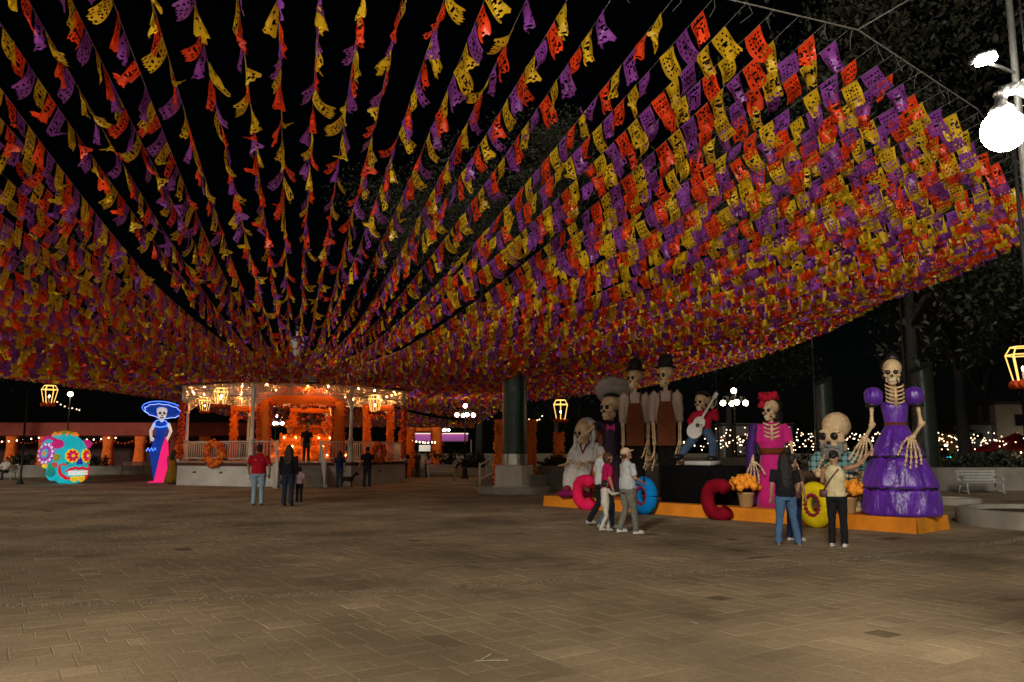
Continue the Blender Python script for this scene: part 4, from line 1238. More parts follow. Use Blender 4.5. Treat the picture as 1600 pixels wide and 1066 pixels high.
# statue on the bandstand roof
t = empty('skeleton_figure', KIOSK + Vector((0, 0, 6.5)), 0, 'small skeleton in a top hat standing on the bandstand roof', 'skeleton figure')
m = MB()
for s in (-1, 1): m.tube([(s * .12, 0, 0), (s * .1, 0, .7)], [(.09, .09), (.12, .11)], 8); m.tube([(s * .22, 0, 1.25), (s * .33, 0, .95), (s * .33, -.02, .6)], .075, 8)
m.tube([(0, 0, .6), (0, 0, 1.2), (0, 0, 1.32)], [(.2, .14), (.26, .15), (.1, .08)], 10); m.build('suit', mat('grey_suit', (.3, .29, .27), .8), t, voxel=.035)
skull(t, (0, 0, 1.28), .34, 0); m = MB(); m.lathe([(.24, 0), (.24, .02), (.15, .03), (.14, .28), (.15, .3)], 16, (0, 0, 1.55)); m.build('top_hat', BLACK, t)

# ------------------------------------------------------------------ neon-lit figure left of the bandstand
p = ground_at(247, 754)
t = empty('catrina_lantern', (p.x, p.y, 0), R(8), 'illuminated skeleton lady with blue neon sombrero and pink skirt', 'lantern figure')
hh = 42.0 / 42.0
BLUEL = mat('blue_lantern', (.01, .04, .32), .6, var=.3, scale=3, emit=.4, ecol=(.0, .035, .30))
PINKL = mat('pink_lantern', (.8, .02, .2), .6, var=.2, scale=2, emit=.5, ecol=(.85, .012, .16))
NEON = lamp_mat('blue_neon', (.08, .22, 1.0), 1.7)
NEONW = lamp_mat('pale_neon', (.30, .38, 1.0), 1.8)
m = MB(); m.prism([(-.32, .05), (.42, .05), (.26, 2.05), (.12, 2.35), (-.06, 1.6)], (1, 0, 0), (0, 0, 1), (0, 1, 0), (.2, -.3, 0), .12); m.build('pink_panel', PINKL, t, smooth=False)
m = MB(); m.rbox((.1, 0, .03), (1.0, .8, .06), .02); m.build('base_board', PINKL, t)
m = MB(); m.lathe([(.12, .06), (.2, .6), (.42, 1.55), (.30, 1.9), (.26, 2.3)], 12, (-.12, 0, 0), sy=.6); m.build('blue_skirt', BLUEL, t, smooth=False)
m = MB()
pts = [(-.62 + .085 * i, -.2, 1.66 + (.12 if i % 2 else -.05)) for i in range(7)]
m.tube(pts, .03, 6); m.build('neon_zigzag', NEON, t)
m = MB(); m.tube([(0, 0, 2.2), (0, 0, 2.7), (0, 0, 3.0), (0, 0, 3.12)], [(.25, .16), (.3, .18), (.33, .18), (.15, .1)], 12); m.build('bodice', BLUEL, t)
m = MB()
for s in (-1, 1):
    m.tube([(s * .33, 0, 3.05), (s * .5, -.05, 2.65), (s * .42, -.2, 2.3)], [.1, .085, .07], 8); m.ell((s * .36, -.22, 2.22), (.11, .08, .12))
m.build('arms', BONEW, t, voxel=.03)
m = MB(); m.tube([(-.36, -.12, 3.05), (-.3, -.2, 2.9), (0, -.22, 2.84), (.3, -.2, 2.9), (.36, -.12, 3.05), (.2, -.16, 3.2), (-.2, -.16, 3.2), (-.36, -.12, 3.05)], .025, 6); m.build('neon_collar', NEON, t)
m = MB(); m.tube([(0, 0, 3.0), (0, 0, 3.3)], .08, 8); m.build('neck', BONEW, t)
skull(t, (0, -.05, 3.2), .78, R(18), bone=BONEW)
HM = Matrix.Translation((0, .12, 3.72)) @ Matrix.Rotation(R(-22), 4, 'X')
m = MB(); m.M = HM; m.lathe([(.3, .03), (.9, -.02), (1.02, .06), (1.0, .1), (.85, .05), (.35, .1), (.3, .35), (.12, .42)], 36); m.build('sombrero', BLUEL, t)
m = MB(); m.M = HM; m.tube([(1.02 * math.cos(a * R(10)), 1.02 * math.sin(a * R(10)), .06) for a in range(37)], .015, 6, cap=False); m.build('neon_brim', NEON, t)
m = MB(); m.M = HM; m.tube([((.93 - .08 * abs(math.sin(a * R(5) * 6))) * math.cos(a * R(5)), (.93 - .08 * abs(math.sin(a * R(5) * 6))) * math.sin(a * R(5)), -.035) for a in range(73)], .012, 5, cap=False); m.build('neon_scallop', NEONW, t)
m = MB()
for i in range(14): m.blossom((random.uniform(-.35, .45), -.05, 4.05 + random.uniform(-.06, .06)), .1)
tag(m.build('hat_flowers', mat('dim_pink_flowers', (.3, .01, .08), .8), t), kind='stuff')

# ------------------------------------------------------------------ giant painted sugar skull
p = ground_at(100, 756)
t = empty('sugar_skull', (p.x, p.y, 0), R(66), 'giant turquoise sugar skull lantern with flower eyes', 'skull lantern')
t.scale = (.9, .9, .92)
def glow(name, c, e=.46): return mat('glow_' + name, c, .5, var=.12, scale=4, emit=e)
TQ, MG, YL, RD, PU, GR, DB, WH, OR = glow('turquoise', (.01, .42, .50)), glow('magenta', (.5, .015, .16)), glow('yellow', (.78, .50, .02)), glow('red', (.62, .01, .015)), glow('violet', (.33, .05, .34)), glow('green', (.01, .25, .12)), glow('navy', (.01, .03, .34)), glow('white', (.75, .70, .62)), glow('orange', (.75, .2, .02))
m = MB()
m.ell((0, .25, 1.62), (1.12, 1.32, 1.1), nu=24, nv=16); m.ell((0, -.5, 1.3), (.86, .6, .85), nu=20, nv=12); m.ell((0, -.5, .5), (.72, .55, .5), nu=20, nv=12); m.rbox((0, -.35, .3), (1.25, 1.1, .55), .2)
for s in (-1, 1): m.ell((s * .62, -.55, 1.0), (.3, .4, .28)); m.ell((s * .75, .0, .6), (.16, .5, .45))
skl = m.build('skull_body', TQ, t, voxel=.06, sm=6)
def petals(c, r, n, mt, nm, axis, wid=.5, par=None, thick=.05):
    """flower of n pointed petals lying across the given outward axis"""
    A = Vector(axis).normalized(); U = Vector((0, 0, 1)); U = (U - A * U.dot(A)).normalized(); W = A.cross(U)
    q = MB(); out = []
    for i in range(n * 4):
        a = 2 * math.pi * i / (n * 4); k = i % 4
        rr = r * (1.0 if k == 2 else (.86 if k in (1, 3) else 1 - wid))
        out.append((rr * math.cos(a), rr * math.sin(a)))
    q.prism(out, W, U, A, c, thick)
    return q.build(nm, mt, par or t, smooth=False)
for s in (-1, 1):
    ax = Vector((s * .28, -1, .08)); c = Vector((s * .42, -1.05, 1.5))
    petals(c, .40, 10, YL, 'eye_outer_petals', ax, .12); petals(c + ax * .04, .33, 8, RD, 'eye_red_petals', ax, .35); petals(c + ax * .08, .19, 8, MG, 'eye_inner_petals', ax, .25); petals(c + ax * .12, .09, 8, YL, 'eye_centre', ax, .03)
    ax = Vector((s * 1, -.12, .12)); c = Vector((s * 1.10, .12, 1.62))
    petals(c, .62, 12, PU, 'ear_rosette', ax, .14); petals(c + ax * .04, .56, 12, WH, 'ear_white_petals', ax, .45); petals(c + ax * .07, .46, 12, PU, 'ear_ring', ax, .1); petals(c + ax * .1, .26, 10, TQ, 'ear_centre', ax, .25); petals(c + ax * .13, .13, 8, OR, 'ear_dot', ax, .1)
    if s < 0: q = MB(); q.tube([(s * 1.02, -.75, 1.95), (s * 1.0, -.35, 2.35), (s * .95, .25, 2.5), (s * .95, .85, 2.25)], [(.09, .05), (.15, .08), (.16, .08), (.09, .05)], 8); q.build('temple_band', MG, t)
    q = MB(); q.tube([(s * .62, -.98, .95), (s * .78, -.86, 1.08), (s * .88, -.72, 1.0), (s * .86, -.68, .82), (s * .82, -.72, .55), (s * .6, -.92, .32), (s * .3, -1.02, .28)], [.03, .05, .06, .07, .09, .09, .03], 8); q.build('red_swirl', RD, t)
    q = MB(); q.ell((s * .98, -.2, .95), (.12, .3, .2)); q.build('cheek_patch', GR if s > 0 else GR, t)
    q = MB(); q.ell((s * 1.0, .3, 1.0), (.1, .22, .16)); q.build('jaw_patch', YL, t)
    q = MB(); q.ell((s * .62, -.98, 1.12), (.14, .06, .09)); q.build('cheek_leaf', GR, t)
    q = MB(); q.prism([(-.2, 0), (.0, -.12), (.2, 0), (.17, .2), (.06, .12), (0, .22), (-.06, .12), (-.17, .2)], (1, 0, 0), (0, 0, 1), (0, 1, 0), (s * .22, -1.06, .22), .1); q.build('chin_petal', YL, t, smooth=False)
    q = MB(); q.ell((s * .86, -.42, 2.12), (.26, .38, .26)); q.build('temple_panel', MG, t)
    q = MB(); q.ell((s * .93, -.48, 1.42), (.13, .26, .2)); q.build('cheekbone_panel', mat('glow_olive2', (.3, .28, .02), .5, emit=.36), t)
    q = MB(); q.ell((s * .92, -.1, .62), (.12, .34, .24)); q.build('jaw_panel', mat('glow_teal', (.01, .22, .2), .5, emit=.36), t)
    q = MB(); q.ell((s * .95, -.38, 1.02), (.12, .22, .16)); q.build('coral_panel', mat('glow_coral', (.6, .06, .08), .5, emit=.36), t)
q = MB(); q.prism([(0, .22), (.1, .1), (.17, -.06), (.12, -.18), (0, -.1), (-.12, -.18), (-.17, -.06), (-.1, .1)], (1, 0, 0), (0, 0, 1), (0, 1, 0), (0, -1.13, 1.2), .1); q.build('nose', DB, t, smooth=False)
q = MB(); q.tube([(-.66, -.9, .66), (-.5, -1.03, .78), (-.2, -1.1, .86), (0, -1.12, .80), (.2, -1.1, .86), (.5, -1.03, .78), (.66, -.9, .66)], [.04, .07, .08, .07, .08, .07, .04], 8); q.build('upper_lip', RD, t)
for i in range(10):
    x = -.54 + .12 * i
    for z in (.66, .53):
        q = MB(); q.rbox((x, -1.04 - .06 * (1 - (x / .6) ** 2), z), (.1, .09, .12), .025); q.build('tooth', WH, t)
q = MB()
for a in range(9): q.prism([(-.16, -.12), (.16, -.12), (0, .2)], (math.cos(a * .7), math.sin(a * .7), 0), (-.5 * math.sin(a * .7), .5 * math.cos(a * .7), .45), (0, 0, 1), (.5 * math.cos(a * .7), .2 + .55 * math.sin(a * .7), 2.66), .1)
q.build('crown_petals', OR, t, smooth=False)
q = MB(); q.lathe([(.42, 0), (.36, .12), (.12, .2)], 16, (0, .2, 2.66)); q.build('crown_dome', mat('glow_olive', (.25, .2, .02), .5, emit=.4), t)

# ------------------------------------------------------------------ rope-light lanterns on poles
ROPE_L = lamp_mat('rope_light', (1.0, .52, .12), 1.35)
CANDLE = lamp_mat('candle_bulb', (1.0, .75, .4), 22)
def lantern(px, py, dep, sc, lab, pole_px=None):
    c = at(px, py, dep)
    t = empty('light_lantern', (c.x, c.y, c.z), R(random.uniform(0, 30)), lab, 'lantern', 'rope-light lanterns')
    t.scale = (sc,) * 3
    m = MB(); n = 6
    rings = [(.24, .46), (.36, .26), (.22, -.42)]
    P = [[(r * math.cos(i * R(60)), r * math.sin(i * R(60)), z) for i in range(n)] for r, z in rings]
    for k, rg in enumerate(P):
        m.tube(rg + [rg[0]], .016, 5, cap=False)
    for i in range(n):
        m.tube([P[0][i], P[1][i], P[2][i]], .016, 5)
    m.build('frame', ROPE_L, t)
    m = MB(); flowers(m, [(.27 * math.cos(i * .5), .27 * math.sin(i * .5), -.48) for i in range(13)], .09, .02); tag(m.build('flower_base', MARI2, t), kind='stuff')
    m = MB(); m.lathe([(.03, -.4), (.03, -.15)], 8); cs = m.build('candle', WHITE, t)
    m = MB(); m.ell((0, 0, -.08), (.035, .035, .06), nu=8, nv=6); m.build('flame_bulb', CANDLE, cs)
    m = MB(); m.tube([(0, 0, .46), (0, 0, .7 if pole_px is not None else 1.5)], .012, 4); m.build('hanger', IRON, t)
    if pole_px is not None:
        b = at(pole_px, py, dep)
        pt_ = empty('lantern_pole', (b.x, b.y, 0), 0, 'slim dark pole carrying the ' + lab, 'pole', 'lantern poles')
        m = MB(); m.lathe([(.2, 0), (.12, .12), (.06, .3), (.045, c.z + .3)], 8); m.build('pole', IRON, pt_)
        m = MB(); dx, dy = c.x - b.x, c.y - b.y; tz = c.z + .7 * sc
        m.tube([(0, 0, c.z + .2), (dx * .3, dy * .3, tz), (dx * .75, dy * .75, tz + .08), (dx, dy, tz)], .022, 6); m.build('arm', IRON, pt_)
for a in ((77, 617, 40, 1.0, 'glowing lantern at the far left above the skull', 43), (320, 632, 38, .72, 'smaller glowing lantern before the left bay of the bandstand', None), (345, 620, 36, .84, 'larger glowing lantern before the left bay of the bandstand', None),
          (586, 631, 37, .86, 'glowing lantern before the right bay of the bandstand', None), (524, 642, 39.5, .8, 'glowing lantern inside the marigold arch', None), (876, 641, 37, 1.0, 'glowing lantern left of the sombrero skeleton', 905), (1598, 571, 21, 1.05, 'large glowing lantern cut by the right edge', 1640)):
    lantern(*a)

# ------------------------------------------------------------------ green column, dark columns, planters, walls
GREEN = mat('green_tile', (.003, .03, .017), .38, var=.3, scale=2.0, bump=.12, bscale=3, spec=.6)
STEEL = mat('brushed_steel', (.5, .48, .44), .3, metal=.9, var=.15)
DARKG = mat('dark_column', (.016, .02, .016), .25, var=.3, bump=.2)
def column(px, dep, r, zb, zt, lab, mt, full=True, slant=.5):
    b = at(px, 700, dep)
    t = empty('clad_column', (b.x, b.y, 0), R(20), lab, 'column', 'clad columns with slanted tops')
    n = 28
    rows = 6
    for i in range(rows):
        z0 = zb + (zt - zb) * i / rows; z1 = zb + (zt - zb) * (i + 1) / rows - .012
        m = MB(); vs = []; 
        for z, last in ((z0, False), (z1, i == rows - 1)):
            for k in range(n):
                a = 2 * math.pi * k / n; x, y = r * math.cos(a), r * math.sin(a)
                vs.append((x, y, z + (slant * (x / r) * .5 if last else 0)))
        m._add(vs, [(k, (k + 1) % n, n + (k + 1) % n, n + k) for k in range(n)] + [tuple(range(n, 2 * n))])
        m.build('cladding_panel', mt, t, sharp=40)
    m = MB(); m.lathe([(r * .97, zb), (r * .97, zt - slant)], n); m.build('core', IRON, t, sharp=40)
    if full:
        m = MB(); m.lathe([(r + .02, zb - .42), (r + .02, zb - .004)], 28); m.build('steel_band', STEEL, t, sharp=40)
        m = MB(); m.lathe([(.98, .12), (.95, .22), (.8, .32), (.78, zb - .43)], 8); m.build('pedestal', mat('pale_concrete', (.45, .41, .33), .9, var=.2, scale=2, bump=.3), t, smooth=False)
        m = MB(); m.rbox((.55, -.25, .4), (.9, .9, .6), .03, Matrix.Rotation(R(20), 3, 'Z')); m.build('side_block', CONC, t, smooth=False)
    return t
column(804, 31.5, .48, 1.5, 4.55, 'glossy dark green column on a concrete pedestal beside the stage', GREEN)
column(1290, 46, .55, .8, 5.6, 'dark slanted column behind the crouching skeleton', DARKG, False, .6)
column(1447, 37, .52, .8, 5.5, 'dark slanted column behind the purple-gowned skeleton', DARKG, False, .6)
def planter(cx, cy, r, h, lab, sy=1.0, a0=0, a1=360):
    t = empty('round_planter', (cx, cy, 0), 0, lab, 'planter', 'low round planter kerbs')
    n = 40; m = MB()
    prof = [(r, 0), (r + .01, h - .05), (r - .03, h), (r - .22, h), (r - .25, h - .08), (r - .25, .05)]
    m.lathe(prof, n, cap=False, sy=sy); m.build('kerb', mat('kerb_concrete', (.25, .23, .185), .85, var=.2, scale=2, bump=.25), t, sharp=50)
    m = MB(); m.lathe([(r - .26, .05), (r - .26, h - .1), (r * .5, h - .06)], 24, sy=sy); m.build('soil', mat('soil', (.05, .04, .025), .95, var=.4, bump=.8), t)
    return t
b = at(803, 700, 31.5); planter(b.x, b.y, 1.42, .26, 'low round concrete kerb round the green column', )
q = ground_at(1715, 832); planter(q.x, q.y + 1.5, 1.75, .36, 'white round planter kerb at the right edge')
q = ground_at(1508, 790); planter(q.x, q.y + .6, .75, .2, 'low round planter kerb behind the purple gown')
for (px0, px1, dep, h, lab) in ((1040, 1180, 33, 1.35, 'grey concrete wall behind the black box'), (1440, 1700, 33, .95, 'low grey wall behind the white bench on the right'), (840, 1040, 34, 1.0, 'low grey wall behind the seated skeleton'), (640, 790, 52, .55, 'low planter wall right of the bandstand'), (-60, 90, 50, .75, 'low wall behind the seated man at the far left'), (90, 250, 56, .6, 'low wall between the skull and the neon figure')):
    a, b = at(px0, 700, dep), at(px1, 700, dep)
    m = MB(); m.rbox((0, 0, h / 2), (b.x - a.x, .35, h), .03); tag(m.build('low_wall', CONC, loc=((a.x + b.x) / 2, dep, 0), smooth=False), lab, 'wall', 'low walls round the square')

# outside stair with white rail left of the green column
a = at(748, 740, 37)
t = empty('side_stair', (a.x, a.y, 0), R(10), 'stone side stair with a white handrail left of the green column', 'stair')
for i in range(7):
    m = MB(); m.rbox((.25 + .33 * i, .5, .085 * (i + 1)), (.36, 1.6, .17 * (i + 1)), .015); m.build('step', mat('stair_stone', (.18, .155, .12), .85), t, smooth=False)
m = MB()
m.tube([(0, -.35, 1.0), (2.6, -.35, 2.25)], .045, 6); m.tube([(0, -.35, .35), (2.6, -.35, 1.6)], .035, 6); m.tube([(0, -.35, 0), (0, -.35, 1.08)], .05, 6)
for i in range(9): m.tube([(.3 * i, -.35, .35 + .144 * i), (.3 * i, -.35, 1.0 + .144 * i)], .02, 5)
m.build('handrail', WHITE, t)

# benches
BENCHW = mat('bench_paint', (.36, .35, .32), .6, var=.2)
def bench(px, py, rz, lab, slats=True, w=1.6):
    p = ground_at(px, py)
    t = empty('park_bench', (p.x, p.y, 0), rz, lab, 'bench', 'white park benches')
    for i in range(4):
        m = MB(); m.rbox((0, -.1 + .115 * i, .43), (w, .09, .03), .008); m.build('seat_slat', BENCHW, t, smooth=False)
    for i in range(4):
        m = MB(); m.rbox((0, .34 + .025 * i, .52 + .105 * i), (w, .025, .08), .008); m.build('back_slat', BENCHW, t, smooth=False)
    for s in (-1, 1):
        m = MB(); x = s * w * .44
        m.tube([(x, -.18, 0), (x, -.13, .25), (x, -.16, .41)], .03, 6); m.tube([(x, .42, 0), (x, .3, .3), (x, .33, .5), (x, .43, .88)], .028, 6); m.tube([(x, -.17, .42), (x, -.2, .6), (x, .0, .64), (x, .36, .62)], .025, 6)
        m.tube([(x, -.16, .1), (x, .4, .1)], .02, 5); m.build('end_frame', BENCHW, t)
bench(690, 752, R(10), 'white iron bench in front of the far planting right of the bandstand')
bench(1537, 772, R(4), 'white slatted bench in front of the low wall at right')
bench(-2, 750, R(5), 'white bench with a seated man at the far left edge')
bench(205, 742, R(0), 'dim white bench between the skull and the neon figure')

# ------------------------------------------------------------------ people
SKINS = [mat('skin_tan', (.40, .21, .12), .55, var=.08), mat('skin_brown', (.27, .135, .075), .55, var=.08)]
def cloth(name, c): return mat('cloth_' + name, c, .9, spec=.15, var=.14, scale=9, bump=.55, bscale=9, stretch=(1.4, 1.4, .8), bdist=.05)
HAIRS = {'black': mat('hair_black', (.010, .008, .007), .45, var=.3, bump=.6, bscale=60), 'grey': mat('hair_grey', (.22, .21, .2), .6, var=.2, bump=.6, bscale=60), 'brown': mat('hair_brown', (.05, .024, .012), .5, var=.3, bump=.6, bscale=60)}
def mirror(p, s): return Vector((p[0] * s, p[1], p[2]))
def person(px, py, rz, H, lab, shirt, pants, shoes=(.03, .03, .03), hair='black', hstyle='short', skin=0, sleeve='short', arms=None, legs=None, lean=0.0, cap=None, bulk=1.0, loc=None, head_turn=0.0, head_tilt=0.0, dress=None, extra=None, seat=False):
    p = loc if loc is not None else ground_at(px, py)
    t = empty('person', (p.x, p.y, p.z), rz, lab, 'person', 'visitors in the square')
    s_ = H / 1.72
    t.scale = (s_,) * 3
    sk = SKINS[skin]
    L = [Vector(q) for q in (legs or ((-.1, .0, .49), (-.11, -.02, .08), (.1, .0, .49), (.11, -.02, .08)))]
    A = [Vector(q) for q in (arms or ((-.245, -.02, 1.13), (-.235, .06, .88), (.245, -.02, 1.13), (.235, .06, .88)))]
    zh = .92 if not seat else .5
    dz = zh - .92
    Ln = lambda v: Vector((v[0], v[1] + lean * max(0, v[2] - .9), v[2] + dz))
    b = bulk
    hips = [Vector((-.09 * b, 0, zh)), Vector((.09 * b, 0, zh))]
    sh = [Ln((-.185 * (b ** .4), 0, 1.40)), Ln((.185 * (b ** .4), 0, 1.40))]
    if arms is None: A = [Ln(q) for q in A]
    hc = Ln((0, .015, 1.60)) + Vector((0, head_tilt * .1, 0))
    HR = Matrix.Rotation(head_turn, 3, 'Z') @ Matrix.Rotation(-head_tilt, 3, 'X')
    # body, one skin
    m = MB()
    m.ell(hc + Vector((0, 0, .0)), (.077, .098, .118), HR, nu=14, nv=10)
    m.ell(hc + HR @ Vector((0, .04, -.075)), (.055, .06, .05), HR)
    m.ell(hc + HR @ Vector((0, .103, -.02)), (.014, .02, .024), HR, nu=8, nv=6)
    for s in (-1, 1): m.ell(hc + HR @ Vector((s * .08, -.01, -.01)), (.014, .026, .034), HR, nu=8, nv=6)
    m.tube([Ln((0, -.005, 1.36)), hc + Vector((0, -.01, -.06))], .052, 10)
    m.tube([(0, 0, zh - .04), Ln((0, 0, 1.1)), Ln((0, 0, 1.3)), Ln((0, 0, 1.43))], [(.15 * b, .11 * b), (.135 * b, .10 * b), (.165 * b, .105 * b), (.08, .06)], 12, ref=(1, 0, 0))
    for i, s in enumerate((-1, 1)):
        e, w = A[2 * i], A[2 * i + 1]
        m.tube([sh[i], sh[i].lerp(e, .5), e, e.lerp(w, .5), w], [.05 * b, .047 * b, .038, .036, .026], 9)
        f = (w - e).normalized(); side = Vector((-s, .3, 0)); side = (side - f * side.dot(f)).normalized(); nn = f.cross(side)
        m.tube([w, w + f * .05, w + f * .095], [(.028, .018), (.04, .018), (.038, .015)], 8, ref=side)
        for j, (o_, ln) in enumerate(((-.03, .06), (-.01, .075), (.01, .08), (.03, .07))):
            a0 = w + f * .085 + side * o_; m.tube([a0, a0 + f * ln * .55, a0 + f * ln * .85 + nn * .02 * s], [.0105, .010, .008], 6)
        a0 = w + f * .03 + side * .035; m.tube([a0, a0 + (f + side * .7).normalized() * .04, a0 + (f + side * .35).normalized() * .07], [.012, .011, .009], 6)
        k, an = L[2 * i], L[2 * i + 1]
        m.tube([hips[i], hips[i].lerp(k, .5), k, k.lerp(an, .4), an], [.082 * b, .07 * b, .05, .05, .034], 10)
        m.ell(an + Vector((0, .05, -.045)), (.035, .1, .03))
    m.build('body', sk, t, voxel=.0135, sm=1)
    # trousers or skirt
    m = MB()
    if dress is not None:
        m.lathe([(.36, .05), (.33, .3), (.24, .7), (.17 * b, 1.0)], 32, wob=fold_wob(8, .06)); m.build('skirt', dress, t)
    else:
        m.tube([(0, 0, zh - .1), (0, 0, zh), (0, 0, zh + .10)], [(.165 * b, .125 * b), (.17 * b, .13 * b), (.155 * b, .118 * b)], 12, ref=(1, 0, 0))
        for i in range(2):
            k, an = L[2 * i], L[2 * i + 1]
            m.tube([hips[i] + Vector((0, 0, -.02)), hips[i].lerp(k, .5), k, k.lerp(an, .5), an + Vector((0, -.005, -.03))], [(.098 * b, .105 * b), (.088 * b, .092 * b), .07, .066, .066], 12)
        m.build('trousers', pants, t, voxel=.016, sm=1, folds=.024, foldsize=.085)
    # shirt
    if shirt is not None:
        m = MB()
        m.tube([(0, 0, zh - .03), (0, 0, zh + .09), Ln((0, .01, 1.15)), Ln((0, 0, 1.32)), Ln((0, -.005, 1.43)), Ln((0, -.005, 1.47))], [(.18 * b, .14 * b), (.172 * b, .14 * b), (.162 * b, .132 * b), (.188 * b ** .5, .125), (.12, .085), (.066, .062)], 14, ref=(1, 0, 0))
        for i in range(2):
            e, w = A[2 * i], A[2 * i + 1]
            if sleeve == 'long': m.tube([sh[i], sh[i].lerp(e, .5), e, e.lerp(w, .5), e.lerp(w, .95)], [.072, .064, .055, .05, .042], 10)
            elif sleeve == 'short': m.tube([sh[i], sh[i].lerp(e, .4), sh[i].lerp(e, .85)], [.074, .07, .066], 10)
        m.build('shirt', shirt, t, voxel=.015, sm=1, folds=.026, foldsize=.08)
    for i in range(2):
        an = L[2 * i + 1]; dirn = Vector((0, 1, 0)) if not seat else Vector((0, 1, 0))
        m = MB(); m.ell(an + Vector((0, .055, -.042)), (.045, .128, .042)); m.ell(an + Vector((0, -.02, -.025)), (.042, .05, .05)); m.rbox(an + Vector((0, .05, -.07)), (.085, .25, .02), .008)
        m.build('shoe', mat('shoe_%d' % int(shoes[0] * 1000), shoes, .6), t, voxel=.014, sm=1)
    # hair
    m = MB()
    m.ell(hc + HR @ Vector((0, -.018, .03)), (.088, .104, .105), HR); 
    if hstyle == 'short': m.ell(hc + HR @ Vector((0, -.05, -.02)), (.078, .06, .08), HR)
    elif hstyle in ('long', 'verylong'):
        dn = .42 if hstyle == 'long' else .62
        m.tube([hc + HR @ Vector((0, -.05, .02)), hc + HR @ Vector((0, -.085, -.12)), hc + HR @ Vector((0, -.11, -.26)), hc + Vector((0, -.12, -dn))], [(.095, .065), (.12, .06), (.13, .055), (.07, .03)], 12, ref=(1, 0, 0))
        for s in (-1, 1): m.tube([hc + HR @ Vector((s * .07, 0, .04)), hc + HR @ Vector((s * .09, 0.01, -.1)), hc + HR @ Vector((s * .1, -.03, -.25))], [.03, .035, .03], 7)
    elif hstyle == 'bob': m.ell(hc + HR @ Vector((0, -.03, -.04)), (.1, .09, .11), HR)
    elif hstyle == 'bun': m.ell(hc + HR @ Vector((0, -.1, .06)), (.05, .05, .05), HR)
    if cap is None: m.build('hair', HAIRS[hair], t, voxel=.012, sm=1, folds=.02, foldsize=.04)
    else:
        m2 = MB(); m2.ell(hc + HR @ Vector((0, -.05, -.01)), (.083, .07, .07), HR); m2.build('hair', HAIRS[hair], t)
        m2 = MB(); m2.ell(hc + HR @ Vector((0, -.005, .055)), (.093, .112, .085), HR); m2.ell(hc + HR @ Vector((0, .12, .04)), (.07, .08, .013), HR); m2.build('cap', cap, t, voxel=.012, sm=1)
    for s in (-1, 1):
        q = MB(); q.ell(hc + HR @ Vector((s * .032, .086, .012)), (.012, .009, .007), HR, nu=8, nv=6); q.build('eye', BLACK, t)
    q = MB(); q.ell(hc + HR @ Vector((0, .09, -.062)), (.022, .008, .006), HR, nu=8, nv=6); q.build('mouth', mat('lips', (.25, .07, .05), .5), t)
    if extra: extra(t)
    return t
def bag(loc, size, mt, strap=None, name='shoulder_bag'):
    def f(t):
        m = MB(); m.rbox(loc, size, .02); b_ = m.build(name, mt, t)
        if strap: q = MB(); q.tube(strap, [(.014, .004)] * len(strap), 6); q.build('strap', mt, b_)
    return f
walkL = ((-.1, .12, .5), (-.11, .10, .09), (.1, -.02, .5), (.11, -.22, .13))
BR = mat('brown_bag', (.10, .04, .03), .5)
person(402, 790, R(8), 1.80, 'man in a red T-shirt and pale jeans seen from behind', cloth('red', (.42, .008, .02)), cloth('pale_denim', (.22, .31, .37)), bulk=1.22, arms=((-.30, .02, 1.13), (-.29, .14, .90), (.30, -.02, 1.12), (.29, .08, .88)), extra=bag((-.29, .16, .80), (.09, .07, .13), cloth('white_bag', (.6, .58, .55)), name='white_cup'))
person(449, 791, R(-6), 1.78, 'long-haired woman in black beside the man in red', cloth('black', (.012, .012, .014)), cloth('dark_navy', (.018, .025, .045)), hair='brown', hstyle='long', sleeve='long', bulk=1.1)
person(467, 785, R(-10), 1.12, 'small child in a pale pink top beside the woman in black', cloth('pale_pink', (.55, .33, .40)), cloth('black', (.012, .012, .014)), hstyle='bob')
kp = local_front(2.45, .05, FZ)
person(0, 0, R(175), 1.70, 'dark-clothed man standing at the top of the bandstand stairs', cloth('black', (.012, .012, .014)), cloth('charcoal', (.03, .03, .032)), loc=kp, shoes=(.3, .28, .25))
person(530, 764, R(-20), 1.62, 'long-haired woman in dark blue beside the dog', cloth('navy', (.012, .02, .09)), cloth('grey_blue', (.04, .05, .07)), hstyle='long', shoes=(.3, .29, .28))
person(573, 763, R(5), 1.80, 'man in black holding the dog on a leash', cloth('black', (.012, .012, .014)), cloth('charcoal', (.03, .03, .032)), shoes=(.3, .29, .28), arms=((-.26, .0, 1.13), (-.33, .04, .90), (.24, .05, 1.14), (.14, .2, 1.02)))
# family walking to the right
FR_ = R(-82)
person(940, 822, FR_ + R(0), 1.70, 'grey-haired man in a white shirt behind the woman in magenta', cloth('white', (.50, .50, .49)), cloth('black', (.012, .012, .014)), hair='grey', legs=((-.1, -.02, .5), (-.11, -.26, .12), (.1, .12, .5), (.11, .16, .08)), arms=((-.24, -.06, 1.13), (-.22, .05, .9), (.25, .0, 1.12), (.2, .2, 1.0)), shoes=(.35, .33, .3))
person(951, 827, FR_, 1.58, 'woman in a magenta top and jeans walking past the stage', cloth('magenta', (.38, .008, .07)), cloth('mid_denim', (.07, .12, .19)), hair='brown', hstyle='bob', legs=walkL, bulk=1.15, shoes=(.3, .16, .08))
person(946, 830, R(-75), 1.02, 'small dark-haired child in cream clothes reaching forward', cloth('cream', (.55, .50, .42)), cloth('cream', (.55, .50, .42)), hstyle='bob', sleeve='long', legs=((-.1, .1, .5), (-.11, .14, .08), (.1, .0, .5), (.11, -.2, .12)), arms=((-.24, .0, 1.15), (-.22, .05, .9), (.22, .2, 1.25), (.16, .46, 1.28)), shoes=(.5, .48, .45))
